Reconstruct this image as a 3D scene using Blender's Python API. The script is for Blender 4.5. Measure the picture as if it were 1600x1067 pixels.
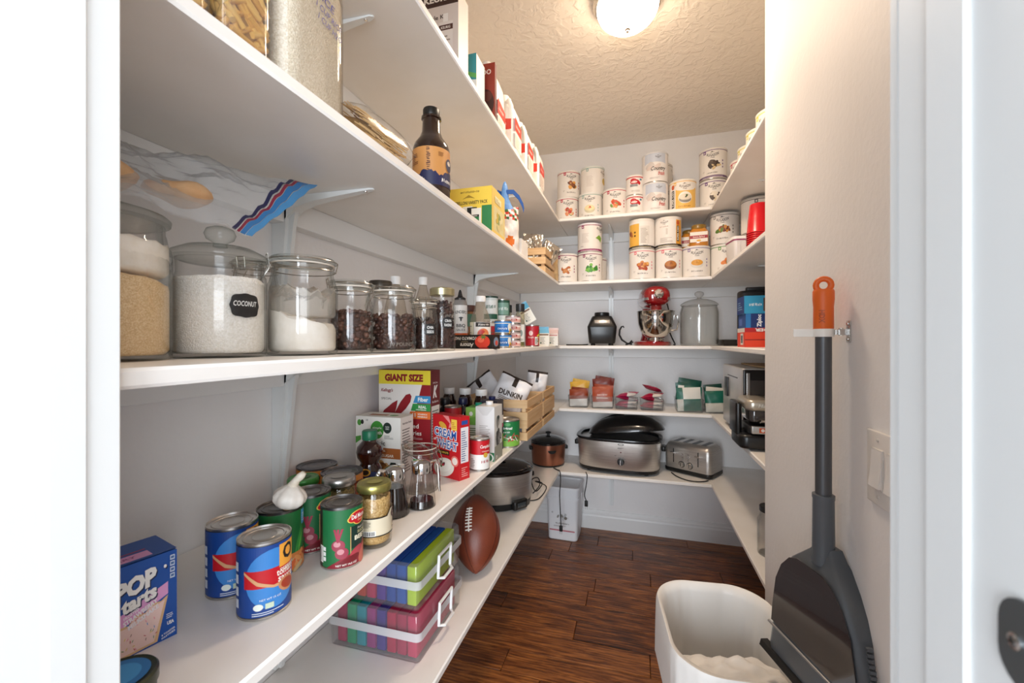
import bpy, bmesh, math, random
from mathutils import Vector, Matrix
random.seed(7)
PI = math.pi
SC = bpy.context.scene
COL = SC.collection
for _o in list(bpy.data.objects): bpy.data.objects.remove(_o)

# ------------------------------------------------------------------ camera, world, lights, exposure
EYE = 1.295
cam_d = bpy.data.cameras.new('camera'); cam = bpy.data.objects.new('camera', cam_d); COL.objects.link(cam)
cam_d.sensor_width = 36; cam_d.lens = 660 / 1600 * 36; cam_d.clip_start = .01
cam.location = (0, 0, EYE); cam.rotation_euler = (PI / 2, 0, math.atan(193 / 660))
cam_d.dof.use_dof = True; cam_d.dof.focus_distance = 1.4; cam_d.dof.aperture_fstop = 9
SC.camera = cam
SC.view_settings.view_transform = 'Standard'; SC.view_settings.look = 'None'
SC.view_settings.gamma = 1; SC.view_settings.use_curve_mapping = False
SC.view_settings.exposure = 0.8
SC.cycles.transparent_max_bounces = 24; SC.cycles.max_bounces = 10; SC.cycles.diffuse_bounces = 6
wd = bpy.data.worlds.new('world'); SC.world = wd; wd.use_nodes = True
wd.node_tree.nodes['Background'].inputs[0].default_value = (.80, .89, 1, 1)
wd.node_tree.nodes['Background'].inputs[1].default_value = .62
# daylight from the big window of the room behind the doorway
ld = bpy.data.lights.new('room_window_light', 'AREA'); ld.shape = 'RECTANGLE'; ld.size = 2.2; ld.size_y = 2.0
ld.energy = 124; ld.color = (.86, .93, 1)
lo = bpy.data.objects.new('room_window_light', ld); COL.objects.link(lo)
lo.location = (.1, -2.6, 1.45); lo.rotation_euler = (PI / 2, 0, 0)
# added fill light from behind on the right, brightens the near left shelves
l2 = bpy.data.lights.new('side_fill_light', 'AREA'); l2.shape = 'RECTANGLE'; l2.size = 1.6; l2.size_y = 1.6; l2.energy = 27; l2.color = (.92, .96, 1)
lo2 = bpy.data.objects.new('side_fill_light', l2); COL.objects.link(lo2); lo2.location = (1.9, -1.9, 1.5)
lo2.rotation_euler = (Vector((-.6, .7, 1.2)) - Vector(lo2.location)).to_track_quat('-Z', 'Y').to_euler()

# ------------------------------------------------------------------ materials
def lin(h):
    if isinstance(h, (tuple, list)): return (*h[:3], 1)
    h = h.lstrip('#'); h = h if len(h) == 6 else ''.join(c * 2 for c in h); v = [int(h[i:i + 2], 16) / 255 for i in (0, 2, 4)]
    return tuple(((c + .055) / 1.055) ** 2.4 if c > .04045 else c / 12.92 for c in v) + (1,)
MATS = {}
def mat(col, rough=.5, metal=0, noise=0, scale=40, bump=0, bscale=60, col2=None, coat=0, trans=0, stretch=None):
    """principled material; optional procedural colour variation and relief"""
    key = (str(col), rough, metal, noise, scale, bump, bscale, str(col2), coat, trans, str(stretch))
    if key in MATS: return MATS[key]
    m = bpy.data.materials.new('m%d' % len(MATS)); m.use_nodes = True; MATS[key] = m
    nt = m.node_tree; p = nt.nodes['Principled BSDF']; c = lin(col)
    p.inputs['Base Color'].default_value = c; p.inputs['Roughness'].default_value = rough
    p.inputs['Metallic'].default_value = metal; p.inputs['Coat Weight'].default_value = coat
    if trans: p.inputs['Transmission Weight'].default_value = trans
    def co(sc):
        t = nt.nodes.new('ShaderNodeTexCoord'); mp = nt.nodes.new('ShaderNodeMapping')
        nt.links.new(t.outputs['Object'], mp.inputs[0])
        if stretch: mp.inputs['Scale'].default_value = stretch
        n = nt.nodes.new('ShaderNodeTexNoise'); n.inputs['Scale'].default_value = sc; n.inputs['Detail'].default_value = 5
        nt.links.new(mp.outputs[0], n.inputs['Vector']); return n
    if noise:
        n = co(scale); r = nt.nodes.new('ShaderNodeValToRGB'); c2 = lin(col2) if col2 else tuple(min(1, x * .55) for x in c[:3]) + (1,)
        r.color_ramp.elements[0].color = c2; r.color_ramp.elements[1].color = c
        r.color_ramp.elements[0].position = .5 - noise / 2; r.color_ramp.elements[1].position = .5 + noise / 2
        nt.links.new(n.outputs['Fac'], r.inputs[0]); nt.links.new(r.outputs[0], p.inputs['Base Color'])
    if bump:
        n = co(bscale); b = nt.nodes.new('ShaderNodeBump'); b.inputs['Strength'].default_value = bump; b.inputs['Distance'].default_value = .004
        nt.links.new(n.outputs['Fac'], b.inputs['Height']); nt.links.new(b.outputs[0], p.inputs['Normal'])
    return m
def grains(c1, c2, scale, bump=.6, rough=.7, c3=None):
    """granular content: voronoi cells in several tints with relief"""
    key = ('grain', c1, c2, scale, c3)
    if key in MATS: return MATS[key]
    m = bpy.data.materials.new('grain%d' % len(MATS)); m.use_nodes = True; MATS[key] = m
    nt = m.node_tree; p = nt.nodes['Principled BSDF']; p.inputs['Roughness'].default_value = rough
    t = nt.nodes.new('ShaderNodeTexCoord'); v = nt.nodes.new('ShaderNodeTexVoronoi'); v.inputs['Scale'].default_value = scale
    nt.links.new(t.outputs['Object'], v.inputs['Vector'])
    r = nt.nodes.new('ShaderNodeValToRGB'); r.color_ramp.elements[0].color = lin(c1); r.color_ramp.elements[1].color = lin(c2)
    if c3: e = r.color_ramp.elements.new(.5); e.color = lin(c3)
    s = nt.nodes.new('ShaderNodeSeparateColor'); nt.links.new(v.outputs['Color'], s.inputs[0]); nt.links.new(s.outputs[0], r.inputs[0])
    nt.links.new(r.outputs[0], p.inputs['Base Color'])
    b = nt.nodes.new('ShaderNodeBump'); b.inputs['Strength'].default_value = bump; b.inputs['Distance'].default_value = .6 / scale; b.invert = True
    nt.links.new(v.outputs['Distance'], b.inputs['Height']); nt.links.new(b.outputs[0], p.inputs['Normal'])
    return m
def glass(tint='#fefefe', edge='#d8dbd9', rough=.02, ior=1.45, body=0, bcol='#ffffff'):
    """thin clear glass or plastic: fresnel reflection over a tinted see-through wall"""
    key = ('glass', tint, edge, rough, ior, body, bcol)
    if key in MATS: return MATS[key]
    m = bpy.data.materials.new('glass%d' % len(MATS)); m.use_nodes = True; MATS[key] = m
    nt = m.node_tree; nt.nodes.remove(nt.nodes['Principled BSDF']); out = nt.nodes['Material Output']
    tr = nt.nodes.new('ShaderNodeBsdfTransparent'); gl = nt.nodes.new('ShaderNodeBsdfGlossy'); gl.inputs['Roughness'].default_value = rough
    lw = nt.nodes.new('ShaderNodeLayerWeight'); lw.inputs[0].default_value = .5
    pw = nt.nodes.new('ShaderNodeMath'); pw.operation = 'POWER'; pw.inputs[1].default_value = 2.6; nt.links.new(lw.outputs['Facing'], pw.inputs[0])
    p5 = nt.nodes.new('ShaderNodeMath'); p5.operation = 'POWER'; p5.inputs[1].default_value = 4.5; nt.links.new(lw.outputs['Facing'], p5.inputs[0])
    fr = nt.nodes.new('ShaderNodeMath'); fr.operation = 'MULTIPLY_ADD'; fr.inputs[1].default_value = .55; fr.inputs[2].default_value = .035; nt.links.new(p5.outputs[0], fr.inputs[0])
    mx = nt.nodes.new('ShaderNodeMix'); mx.data_type = 'RGBA'
    mx.inputs[6].default_value = lin(tint); mx.inputs[7].default_value = lin(edge)
    nt.links.new(pw.outputs[0], mx.inputs[0]); nt.links.new(mx.outputs[2], tr.inputs[0])
    ms = nt.nodes.new('ShaderNodeMixShader'); nt.links.new(fr.outputs[0], ms.inputs[0]); nt.links.new(tr.outputs[0], ms.inputs[1]); nt.links.new(gl.outputs[0], ms.inputs[2])
    last = ms
    if body:
        df = nt.nodes.new('ShaderNodeBsdfDiffuse'); df.inputs[0].default_value = lin(bcol)
        m2 = nt.nodes.new('ShaderNodeMixShader'); m2.inputs[0].default_value = body
        nt.links.new(ms.outputs[0], m2.inputs[1]); nt.links.new(df.outputs[0], m2.inputs[2]); last = m2
    nt.links.new(last.outputs[0], out.inputs[0]); return m
GLASS = glass(); STEEL = mat('#d5d3d0', .25, 1); TIN = mat('#d0ccc6', .3, .95, .4, 30, 0, 60, '#aaa59f')
CHROME = mat('#e4e4e4', .08, 1); BLACK = mat('#141414', .35); WIRE = mat('#c2bfb8', .25, 1)
PWHITE = mat('#efece6', .4); RUBBER = mat('#0c0c0d', .5)
BRUSH = mat('#dcd8d3', .3, .85, .5, 8, .15, 90, '#c2bdb7', 0, 0, (1, 1, 30))

# ------------------------------------------------------------------ mesh building
def rrect(w, d, r=.01, n=4):
    r = min(r, w / 2 - 1e-5, d / 2 - 1e-5); P = []
    for cx, cy, a0 in ((w / 2 - r, d / 2 - r, 0), (-w / 2 + r, d / 2 - r, 90), (-w / 2 + r, -d / 2 + r, 180), (w / 2 - r, -d / 2 + r, 270)):
        for i in range(n + 1):
            a = math.radians(a0 + 90 * i / n); P.append((cx + r * math.cos(a), cy + r * math.sin(a)))
    return P
def circ(rx, ry=None, n=32, p=2):
    ry = ry or rx; P = []
    for i in range(n):
        a = 2 * PI * i / n; c, s = math.cos(a), math.sin(a)
        P.append((rx * math.copysign(abs(c) ** (2 / p), c), ry * math.copysign(abs(s) ** (2 / p), s)))
    return P
class B:
    def __init__(s): s.v = []; s.f = []; s.m = []
    def add(s, v, f, m=0, M=None):
        k = len(s.v)
        s.v += [tuple(M @ Vector(p)) for p in v] if M else [tuple(p) for p in v]
        s.f += [tuple(i + k for i in q) for q in f]; s.m += [m] * len(f); return s
    def loft(s, rings, m=0, cap=(1, 1), M=None, closed=True):
        n = len(rings[0]); v = [p for r in rings for p in r]; f = []
        for i in range(len(rings) - 1):
            for j in range(n if closed else n - 1):
                a, b = i * n + j, i * n + (j + 1) % n; f.append((a, b, b + n, a + n))
        if cap[0]: f.append(tuple(range(n - 1, -1, -1)))
        if cap[1]: f.append(tuple(range((len(rings) - 1) * n, len(rings) * n)))
        return s.add(v, f, m, M)
    def stack(s, lay, m=0, cap=(1, 1), M=None, off=(0, 0)):
        """lay = [(z, outline2d)]"""
        return s.loft([[(x + off[0], y + off[1], z) for x, y in o] for z, o in lay], m, cap, M)
    def lathe(s, prof, m=0, n=32, c=(0, 0), z=0, cap=(1, 1), M=None):
        return s.loft([[(c[0] + r * math.cos(2 * PI * i / n), c[1] + r * math.sin(2 * PI * i / n), z + h) for i in range(n)] for r, h in [(max(r, 1e-5), h) for r, h in prof]], m, cap, M)
    def box(s, cx, cy, z0, w, d, h, m=0, b=.0, M=None):
        if b <= 0: return s.stack([(z0, rr0(w, d)), (z0 + h, rr0(w, d))], m, (1, 1), M, (cx, cy))
        o = rrect(w, d, b, 1); i = rrect(w - b, d - b, b * .6, 1)
        return s.stack([(z0, i), (z0 + b * .5, o), (z0 + h - b * .5, o), (z0 + h, i)], m, (1, 1), M, (cx, cy))
    def rbox(s, cx, cy, z0, w, d, h, r, m=0, e=.004, n=5, M=None):
        L = []
        for k in range(4):
            a = PI / 2 * k / 3; q = e * (1 - math.sin(a)); L.append((z0 + e * (1 - math.cos(a)), rrect(w - 2 * q, d - 2 * q, max(r - q, .001), n)))
        for k in range(4):
            a = PI / 2 * k / 3; q = e * (1 - math.cos(a)); L.append((z0 + h - e * (1 - math.sin(a)), rrect(w - 2 * q, d - 2 * q, max(r - q, .001), n)))
        return s.stack(L, m, (1, 1), M, (cx, cy))
    def tube(s, pts, r, m=0, n=8, closed=False, M=None):
        P = [Vector(p) for p in pts]; R = []; N = len(P); up = None
        rr = r if isinstance(r, (list, tuple)) else [r] * N
        for i in range(N):
            if closed: t = P[(i + 1) % N] - P[i - 1]
            else: t = P[min(i + 1, N - 1)] - P[max(i - 1, 0)]
            t.normalize()
            if up is None: up = Vector((0, 0, 1)) if abs(t.z) < .9 else Vector((1, 0, 0))
            x = up.cross(t); x.normalize(); y = t.cross(x); up = y
            R.append([tuple(P[i] + (x * math.cos(2 * PI * k / n) + y * math.sin(2 * PI * k / n)) * rr[i]) for k in range(n)])
        if closed: R.append(R[0]); return s.loft(R, m, (0, 0), M)
        return s.loft(R, m, (1, 1), M)
    def prism(s, pts, t0, t1, m=0, M=None):
        """2-D outline (x,z) extruded along y"""
        return s.loft([[(x, t0, z) for x, z in pts][::-1], [(x, t1, z) for x, z in pts][::-1]], m, (1, 1), M)
    def ell(s, c, rx, ry, rz, m=0, n=16, k=8, M=None):
        return s.loft([[(c[0] + rx * math.sin(PI * (i + .02) / (k + .04)) * math.cos(2 * PI * j / n), c[1] + ry * math.sin(PI * (i + .02) / (k + .04)) * math.sin(2 * PI * j / n), c[2] - rz * math.cos(PI * i / k)) for j in range(n)] for i in range(k + 1)], m, (1, 1), M)
    def build(s, name, mats, parent=None, loc=(0, 0, 0), rz=0, ang=35, smooth=True):
        me = bpy.data.meshes.new(name); me.from_pydata(s.v, [], s.f)
        for mm in (mats if isinstance(mats, (list, tuple)) else [mats]): me.materials.append(mm)
        me.polygons.foreach_set('material_index', s.m)
        bm = bmesh.new(); bm.from_mesh(me); bmesh.ops.recalc_face_normals(bm, faces=bm.faces); bm.to_mesh(me); bm.free()
        if smooth: me.shade_smooth(); me.set_sharp_from_angle(angle=math.radians(ang))
        return put(name, me, parent, loc, rz)
def rr0(w, d): return [(w / 2, d / 2), (-w / 2, d / 2), (-w / 2, -d / 2), (w / 2, -d / 2)]
def put(name, me, parent=None, loc=(0, 0, 0), rz=0):
    o = bpy.data.objects.new(name, me); COL.objects.link(o); o.parent = parent; o.location = loc
    o.rotation_euler = rz if isinstance(rz, tuple) else (0, 0, rz); return o
def tag(o, label, cat, group=None):
    o['label'] = label; o['category'] = cat
    if group: o['group'] = group
    return o
def T(name, label, cat, loc, rz=0, group=None):
    o = bpy.data.objects.new(name, None); COL.objects.link(o); o.location = loc; o.empty_display_size = .02
    o.rotation_euler = rz if isinstance(rz, tuple) else (0, 0, rz); return tag(o, label, cat, group)
def S(o): o['kind'] = 'structure'; return o
def stuff(o): o['kind'] = 'stuff'; return o
def look(x, y, turn=0): return math.atan2(-x, y) + math.radians(turn)

# ------------------------------------------------------------------ printed labels (flat layers wrapped on real faces)
TXT = {}
def text_tris(s, bold, shear):
    k = (s, bold, shear)
    if k not in TXT:
        cu = bpy.data.curves.new('t', 'FONT'); cu.body = s; cu.resolution_u = 2; cu.offset = bold; cu.shear = shear
        ob = bpy.data.objects.new('t', cu); me = bpy.data.meshes.new_from_object(ob)
        me.calc_loop_triangles(); V = [(v.co.x, v.co.y) for v in me.vertices]
        tr = [tuple(V[i] for i in t.vertices) for t in me.loop_triangles]
        if V:
            x0 = min(p[0] for p in V); x1 = max(p[0] for p in V); y0 = min(p[1] for p in V); y1 = max(p[1] for p in V)
        else: x0 = y0 = 0; x1 = y1 = 1
        TXT[k] = (tr, x0, x1, y0, y1)
        bpy.data.objects.remove(ob); bpy.data.curves.remove(cu); bpy.data.meshes.remove(me)
    return TXT[k]
UNREAD = {'BAGS', 'PUMPKIN', 'BEANS', 'COFFEE', 'PEAS', 'CORN', 'MILK', 'SOY', 'SYRUP', 'HAZELNUT', 'TUNA', 'CHILI', 'WHITE', 'COCOA', 'PICANTE', 'SAUERKRAUT', 'GREY', 'POUPON', 'CLASSIC', 'PASTA', 'PEACH', 'VINEGAR', 'Wheat', 'SOUP', 'FRUIT', 'ORIGINAL', 'ORGANIC', 'Lentil Blend', '49 OZ', 'All Purpose Flour', 'WARM', 'HONEY', 'MADE  IN  ITALY', 'VERT'}   # print too small to read in the place: drawn as letter-like strokes
class D:
    def __init__(s): s.t = []; s.L = 0; s.mats = []
    def mi(s, c, rough=.45):
        m = c if isinstance(c, bpy.types.Material) else mat(c, rough)
        if m not in s.mats: s.mats.append(m)
        return s.mats.index(m)
    def tri(s, tr, c): s.L += 1; k = s.mi(c); s.t += [(a, b, d, k, s.L) for a, b, d in tr]; return s
    def poly(s, P, c):
        from mathutils.geometry import tessellate_polygon
        return s.tri([tuple(P[i] for i in q) for q in tessellate_polygon([[Vector((x, y, 0)) for x, y in P]])], c)
    def rect(s, x, y, w, h, c): return s.tri([((x, y), (x + w, y), (x + w, y + h)), ((x, y), (x + w, y + h), (x, y + h))], c)
    def ell(s, cx, cy, rx, ry, c, n=20, rot=0, a0=0, a1=2 * PI):
        q = math.cos(rot), math.sin(rot)
        P = [(cx + rx * math.cos(a0 + (a1 - a0) * i / n) * q[0] - ry * math.sin(a0 + (a1 - a0) * i / n) * q[1], cy + rx * math.cos(a0 + (a1 - a0) * i / n) * q[1] + ry * math.sin(a0 + (a1 - a0) * i / n) * q[0]) for i in range(n + 1)]
        return s.tri([((cx, cy), P[i], P[i + 1]) for i in range(n)], c)
    def marks(s, cx, cy, h, c, w, rot=0, seed=0):
        R = random.Random(seed); q = math.cos(rot), math.sin(rot); tr = []; x = -w / 2; F = lambda a, b: (cx + a * q[0] - b * q[1], cy + a * q[1] + b * q[0])
        while x < w / 2 - h * .2:
            t = h * R.uniform(.14, .3); a, b = -h / 2 * R.choice((1, .7, 1)), h / 2 * R.choice((.5, 1, .7)); k = h * R.uniform(-.12, .25)
            tr += [(F(x, a), F(x + t, a), F(x + t + k, b)), (F(x, a), F(x + t + k, b), F(x + k, b))]; x += t + h * R.uniform(.12, .42)
        return s.tri(tr, c)
    def text(s, st, cx, cy, h, c, w=None, bold=.01, shear=0, rot=0, arc=0):
        if st in UNREAD: return s.marks(cx, cy, h, c, w or h * .62 * len(st), rot, len(st))
        tr, x0, x1, y0, y1 = text_tris(st, bold, shear); k = h / (y1 - y0); kx = w / (x1 - x0) if w else k
        q = math.cos(rot), math.sin(rot); xm = (x0 + x1) / 2; ym = (y0 + y1) / 2
        def F(p):
            x = (p[0] - xm) * kx; y = (p[1] - ym) * k
            if arc: y -= arc * x * x
            return (cx + x * q[0] - y * q[1], cy + x * q[1] + y * q[0])
        return s.tri([tuple(F(p) for p in t) for t in tr], c)
    def lines(s, x, y, w, h, n, c, seed=0):
        R = random.Random(seed); st = h / n; tr = []
        for i in range(n):
            ww = w * R.uniform(.55, 1); yy = y + i * st; t = st * .38
            tr += [((x, yy), (x + ww, yy), (x + ww, yy + t)), ((x, yy), (x + ww, yy + t), (x, yy + t))]
        return s.tri(tr, c)
    def bars(s, x, y, w, h, c='#1a1a1a', seed=1):
        R = random.Random(seed); s.rect(x - .001, y - .001, w + .002, h + .002, '#f4f2ec'); tr = []; p = x
        while p < x + w - .0012:
            t = R.choice((.0005, .0008, .0013)); tr += [((p, y), (p + t, y), (p + t, y + h)), ((p, y), (p + t, y + h), (p, y + h))]; p += t + R.choice((.0005, .0009))
        return s.tri(tr, c)
    def blobs(s, cx, cy, rx, ry, cols, n=9, seed=3, size=.35):
        R = random.Random(seed)
        for i in range(n):
            a = R.uniform(0, 2 * PI); q = math.sqrt(R.random()) * .75
            s.ell(cx + rx * q * math.cos(a), cy + ry * q * math.sin(a), rx * size * R.uniform(.6, 1.2), ry * size * R.uniform(.6, 1.2), cols[i % len(cols)], 10, R.uniform(0, 3))
        return s
    def flat(s, parent, o, u, v, name='printed_face', eps=.0003):
        u = Vector(u); v = Vector(v); n = u.cross(v); o = Vector(o); V = []; F = []; m = []; st = min(.00012, .0016 / max(s.L, 1))
        for a, b, d, k, L in s.t:
            i = len(V); V += [tuple(o + u * p[0] + v * p[1] + n * (eps + st * L)) for p in (a, b, d)]; F.append((i, i + 1, i + 2)); m.append(k)
        return s.mk(name, V, F, m, parent)
    def cyl(s, parent, r, z0=0, name='label', eps=.0004, th=0, taper=None):
        V = []; F = []; m = []; st = min(.00012, .0016 / max(s.L, 1)); mx = r * .1
        stk = list(s.t)
        while stk:
            a, b, d, k, L = stk.pop()
            us = (a[0], b[0], d[0])
            if max(us) - min(us) > mx:
                E = [(abs(a[0] - b[0]), a, b, d), (abs(b[0] - d[0]), b, d, a), (abs(d[0] - a[0]), d, a, b)]; _, p, q, o = max(E, key=lambda e: e[0])
                h = ((p[0] + q[0]) / 2, (p[1] + q[1]) / 2); stk += [(p, h, o, k, L), (h, q, o, k, L)]; continue
            i = len(V)
            for p in (a, b, d):
                rr = (taper(p[1]) if taper else r) + eps + st * L; A = p[0] / r - PI / 2 + th
                V.append((rr * math.cos(A), rr * math.sin(A), z0 + p[1]))
            F.append((i, i + 1, i + 2)); m.append(k)
        return s.mk(name, V, F, m, parent)
    def mk(s, name, V, F, m, parent):
        me = bpy.data.meshes.new(name); me.from_pydata(V, [], F)
        for q in s.mats: me.materials.append(q)
        me.polygons.foreach_set('material_index', m)
        return put(name, me, parent)

# ------------------------------------------------------------------ the setting
XL, XR, YB, ZC = -.842, .80, 2.98, 2.637          # left wall, right alcove wall, back wall, ceiling
EL, ER, EB = -.454, .41, 2.58                     # shelf front edges (left, right, back)
XS, YS = .40, 1.55                                # near right wall face and its far corner
YD0, YD1, JL, JR = .125, .262, -.437, .128        # door wall and jambs
ZT = [2.053, 1.662, 1.270, .885, .494]            # shelf tops from the top down
Z1, Z2, Z3, Z4, Z5 = ZT
def paint(c, amt=.12, sc=55, rough=.6):
    return mat(c, rough, 0, .3, 3, amt, sc, tuple(x * .965 for x in lin(c)[:3]))
WALL = paint('#f1efee', .22, 70)
def ceiling_mat():
    m = bpy.data.materials.new('ceiling'); m.use_nodes = True; nt = m.node_tree; p = nt.nodes['Principled BSDF']
    p.inputs['Base Color'].default_value = lin('#f2eade'); p.inputs['Roughness'].default_value = .75
    t = nt.nodes.new('ShaderNodeTexCoord'); n = nt.nodes.new('ShaderNodeTexNoise'); n.inputs['Scale'].default_value = 26; n.inputs['Detail'].default_value = 3; n.inputs['Distortion'].default_value = .7
    r = nt.nodes.new('ShaderNodeValToRGB'); r.color_ramp.elements[0].position = .44; r.color_ramp.elements[1].position = .6
    b = nt.nodes.new('ShaderNodeBump'); b.inputs['Strength'].default_value = .4; b.inputs['Distance'].default_value = .006
    nt.links.new(t.outputs['Object'], n.inputs['Vector']); nt.links.new(n.outputs['Fac'], r.inputs[0]); nt.links.new(r.outputs[0], b.inputs['Height']); nt.links.new(b.outputs[0], p.inputs['Normal'])
    return m
def slab(name, x0, x1, y0, y1, z0, z1, m): return S(B().box((x0 + x1) / 2, (y0 + y1) / 2, z0, x1 - x0, y1 - y0, z1 - z0).build(name, m, smooth=False))
slab('wall_left', XL - .1, XL, YD0, YB + .1, 0, ZC, WALL)
slab('wall_back', XL - .1, XR + .1, YB, YB + .1, 0, ZC, WALL)
slab('wall_right', XR, XR + .1, YS - .1, YB, 0, ZC, WALL)
w = B(); o_ = [(0, 0)]
R_ = .02; arc = [(XS + R_ - R_ * math.cos(a), YS - R_ + R_ * math.sin(a)) for a in [PI / 2 * i / 6 for i in range(7)]]
pl = [(XS, YD1)] + arc + [(XR, YS), (XR, YS - .1), (XS + .1, YS - .1), (XS + .1, YD1)]
w.loft([[(x, y, 0) for x, y in pl], [(x, y, ZC) for x, y in pl]]); S(w.build('wall_near_right', WALL, ang=40))
slab('wall_front_left', XL - .1, JL - .019, YD0, YD1, 0, ZC, WALL)
slab('wall_front_right', JR + .019, .95, YD0, YD1, 0, ZC, WALL)
slab('wall_front_header', JL - .019, JR + .019, YD0, YD1, 2.055, ZC, WALL)
S(B().box(-.02, 1.6, ZC, 1.9, 2.9, .08).build('ceiling', ceiling_mat(), smooth=False))
JAMB = mat('#e6e8e7', .45, 0, 0, 40, .04, 30)
def doorframe():
    d = B()
    for s, x in ((-1, JL), (1, JR)):
        d.box(x + s * .0095, (YD0 + YD1) / 2, 0, .019, YD1 - YD0, 2.055, 0, .0015)
    d.box((JL + JR) / 2, (YD0 + YD1) / 2, 2.036, JR - JL, YD1 - YD0, .019)
    o = S(d.build('door_1', JAMB)); st = B()
    for s, x in ((-1, JL), (1, JR)): st.box(x - s * .0008, .2245, 0, .0024, .024, 2.036, 0, .0008)
    st.box((JL + JR) / 2, .2145, 2.027, JR - JL, .024, .009); st.build('door_stop', JAMB, o)
    for y0, y1, nm in ((YD1, YD1 + .012, 'inside_casing'), (YD0 - .012, YD0, 'outside_casing')):
        c = B()
        for s, x in ((-1, JL), (1, JR)):
            if nm[0] == 'o' or s > 0: c.box(x + s * (.0015 + .029), (y0 + y1) / 2, 0, .058, y1 - y0, 2.1, 0, .003)
        c.box((JL + JR) / 2, (y0 + y1) / 2, 2.042, JR - JL + .012, y1 - y0, .058, 0, .006); c.build(nm, JAMB, o)
    p = B(); pts = []
    for cz, a0 in ((1.196, 0), (1.186, PI)):
        pts += [(.0105 * math.cos(a0 + PI * i / 10), cz + .0105 * math.sin(a0 + PI * i / 10)) for i in range(11)]
    M = Matrix.Translation((JR, .1865, 0)) @ Matrix.Rotation(PI / 2, 4, 'Z')
    p.prism(pts, 0, .0016, 0, M); q = p.build('strike_plate', mat('#6d7478', .35, .8), o)
    sb = B().lathe([(.0028, 0), (.0028, .0006), (.0012, .001)], 0, 14, M=Matrix.Translation((JR - .0016, .1895, 1.191)) @ Matrix.Rotation(-PI / 2, 4, 'Y'))
    for a in (0, PI / 2): sb.box(0, 0, .0009, .0034, .0007, .0003, 1, 0, Matrix.Translation((JR - .0017, .1895, 1.191)) @ Matrix.Rotation(-PI / 2, 4, 'Y') @ Matrix.Rotation(a + .5, 4, 'Z'))
    sb.build('screw', [STEEL, BLACK], q)
doorframe()
def bboard(name, pts):
    prof = [(0, 0), (.016, 0), (.016, .085), (.012, .095), (.012, .104), (.007, .112), (.005, .128), (0, .13)]
    (x0, y0), (x1, y1) = pts; L = math.hypot(x1 - x0, y1 - y0); a = math.atan2(y1 - y0, x1 - x0)
    b = B().loft([[(t, y, z) for y, z in prof] for t in (0, L)]); S(b.build(name, mat('#e9e9e8', .4), None, (x0, y0, 0), a, 20))
bboard('baseboard_back', ((XR, YB), (XL, YB))); bboard('baseboard_left', ((XL, YB), (XL, YD1)))
bboard('baseboard_right', ((XR, YS), (XR, YB))); bboard('baseboard_near', ((XS, YD1), (XS, YS - .02)))
# --- floor planks
def plank_mat():
    m = bpy.data.materials.new('plank'); m.use_nodes = True; nt = m.node_tree; p = nt.nodes['Principled BSDF']; N = nt.nodes.new; lk = nt.links.new
    t = N('ShaderNodeTexCoord'); oi = N('ShaderNodeObjectInfo'); ad = N('ShaderNodeVectorMath'); ad.operation = 'MULTIPLY_ADD'
    mp = N('ShaderNodeMapping'); mp.inputs['Scale'].default_value = (2.2, 16, 8)
    cb = N('ShaderNodeCombineXYZ'); ml = N('ShaderNodeMath'); ml.operation = 'MULTIPLY'; ml.inputs[1].default_value = 37
    lk(oi.outputs['Random'], ml.inputs[0]); lk(ml.outputs[0], cb.inputs[0]); lk(ml.outputs[0], cb.inputs[1])
    a2 = N('ShaderNodeVectorMath'); lk(t.outputs['Object'], a2.inputs[0]); lk(cb.outputs[0], a2.inputs[1]); lk(a2.outputs[0], mp.inputs[0])
    n = N('ShaderNodeTexNoise'); n.inputs['Scale'].default_value = 3.2; n.inputs['Detail'].default_value = 8; n.inputs['Roughness'].default_value = .68; n.inputs['Distortion'].default_value = .5; lk(mp.outputs[0], n.inputs['Vector'])
    w = N('ShaderNodeTexWave'); w.bands_direction = 'Y'; w.inputs['Scale'].default_value = 1.3; w.inputs['Distortion'].default_value = 9; w.inputs['Detail'].default_value = 3; lk(mp.outputs[0], w.inputs['Vector'])
    r = N('ShaderNodeValToRGB'); e = r.color_ramp.elements; e[0].position = .3; e[0].color = lin('#2a150b'); e[1].position = .72; e[1].color = lin('#ad6c36'); q = e.new(.5); q.color = lin('#6f3d1c')
    mx = N('ShaderNodeMath'); mx.operation = 'MULTIPLY_ADD'; mx.inputs[1].default_value = .12; lk(w.outputs['Fac'], mx.inputs[0]); lk(n.outputs['Fac'], mx.inputs[2])
    m2 = N('ShaderNodeMath'); m2.operation = 'MULTIPLY_ADD'; m2.inputs[1].default_value = .16; lk(oi.outputs['Random'], m2.inputs[0]); lk(mx.outputs[0], m2.inputs[2])
    m3 = N('ShaderNodeMath'); m3.operation = 'SUBTRACT'; m3.inputs[1].default_value = .12; lk(m2.outputs[0], m3.inputs[0])
    lk(m3.outputs[0], r.inputs[0]); lk(r.outputs[0], p.inputs['Base Color'])
    p.inputs['Roughness'].default_value = .33; b = N('ShaderNodeBump'); b.inputs['Strength'].default_value = .35; b.inputs['Distance'].default_value = .006
    lk(n.outputs['Fac'], b.inputs['Height']); lk(b.outputs[0], p.inputs['Normal']); return m
PM = plank_mat()
fl = S(B().box(0, .9, -.05, 2.2, 4.4, .036).build('floor', mat('#120a06', .8), smooth=False))
PW = .127; pmesh = {}
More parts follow.
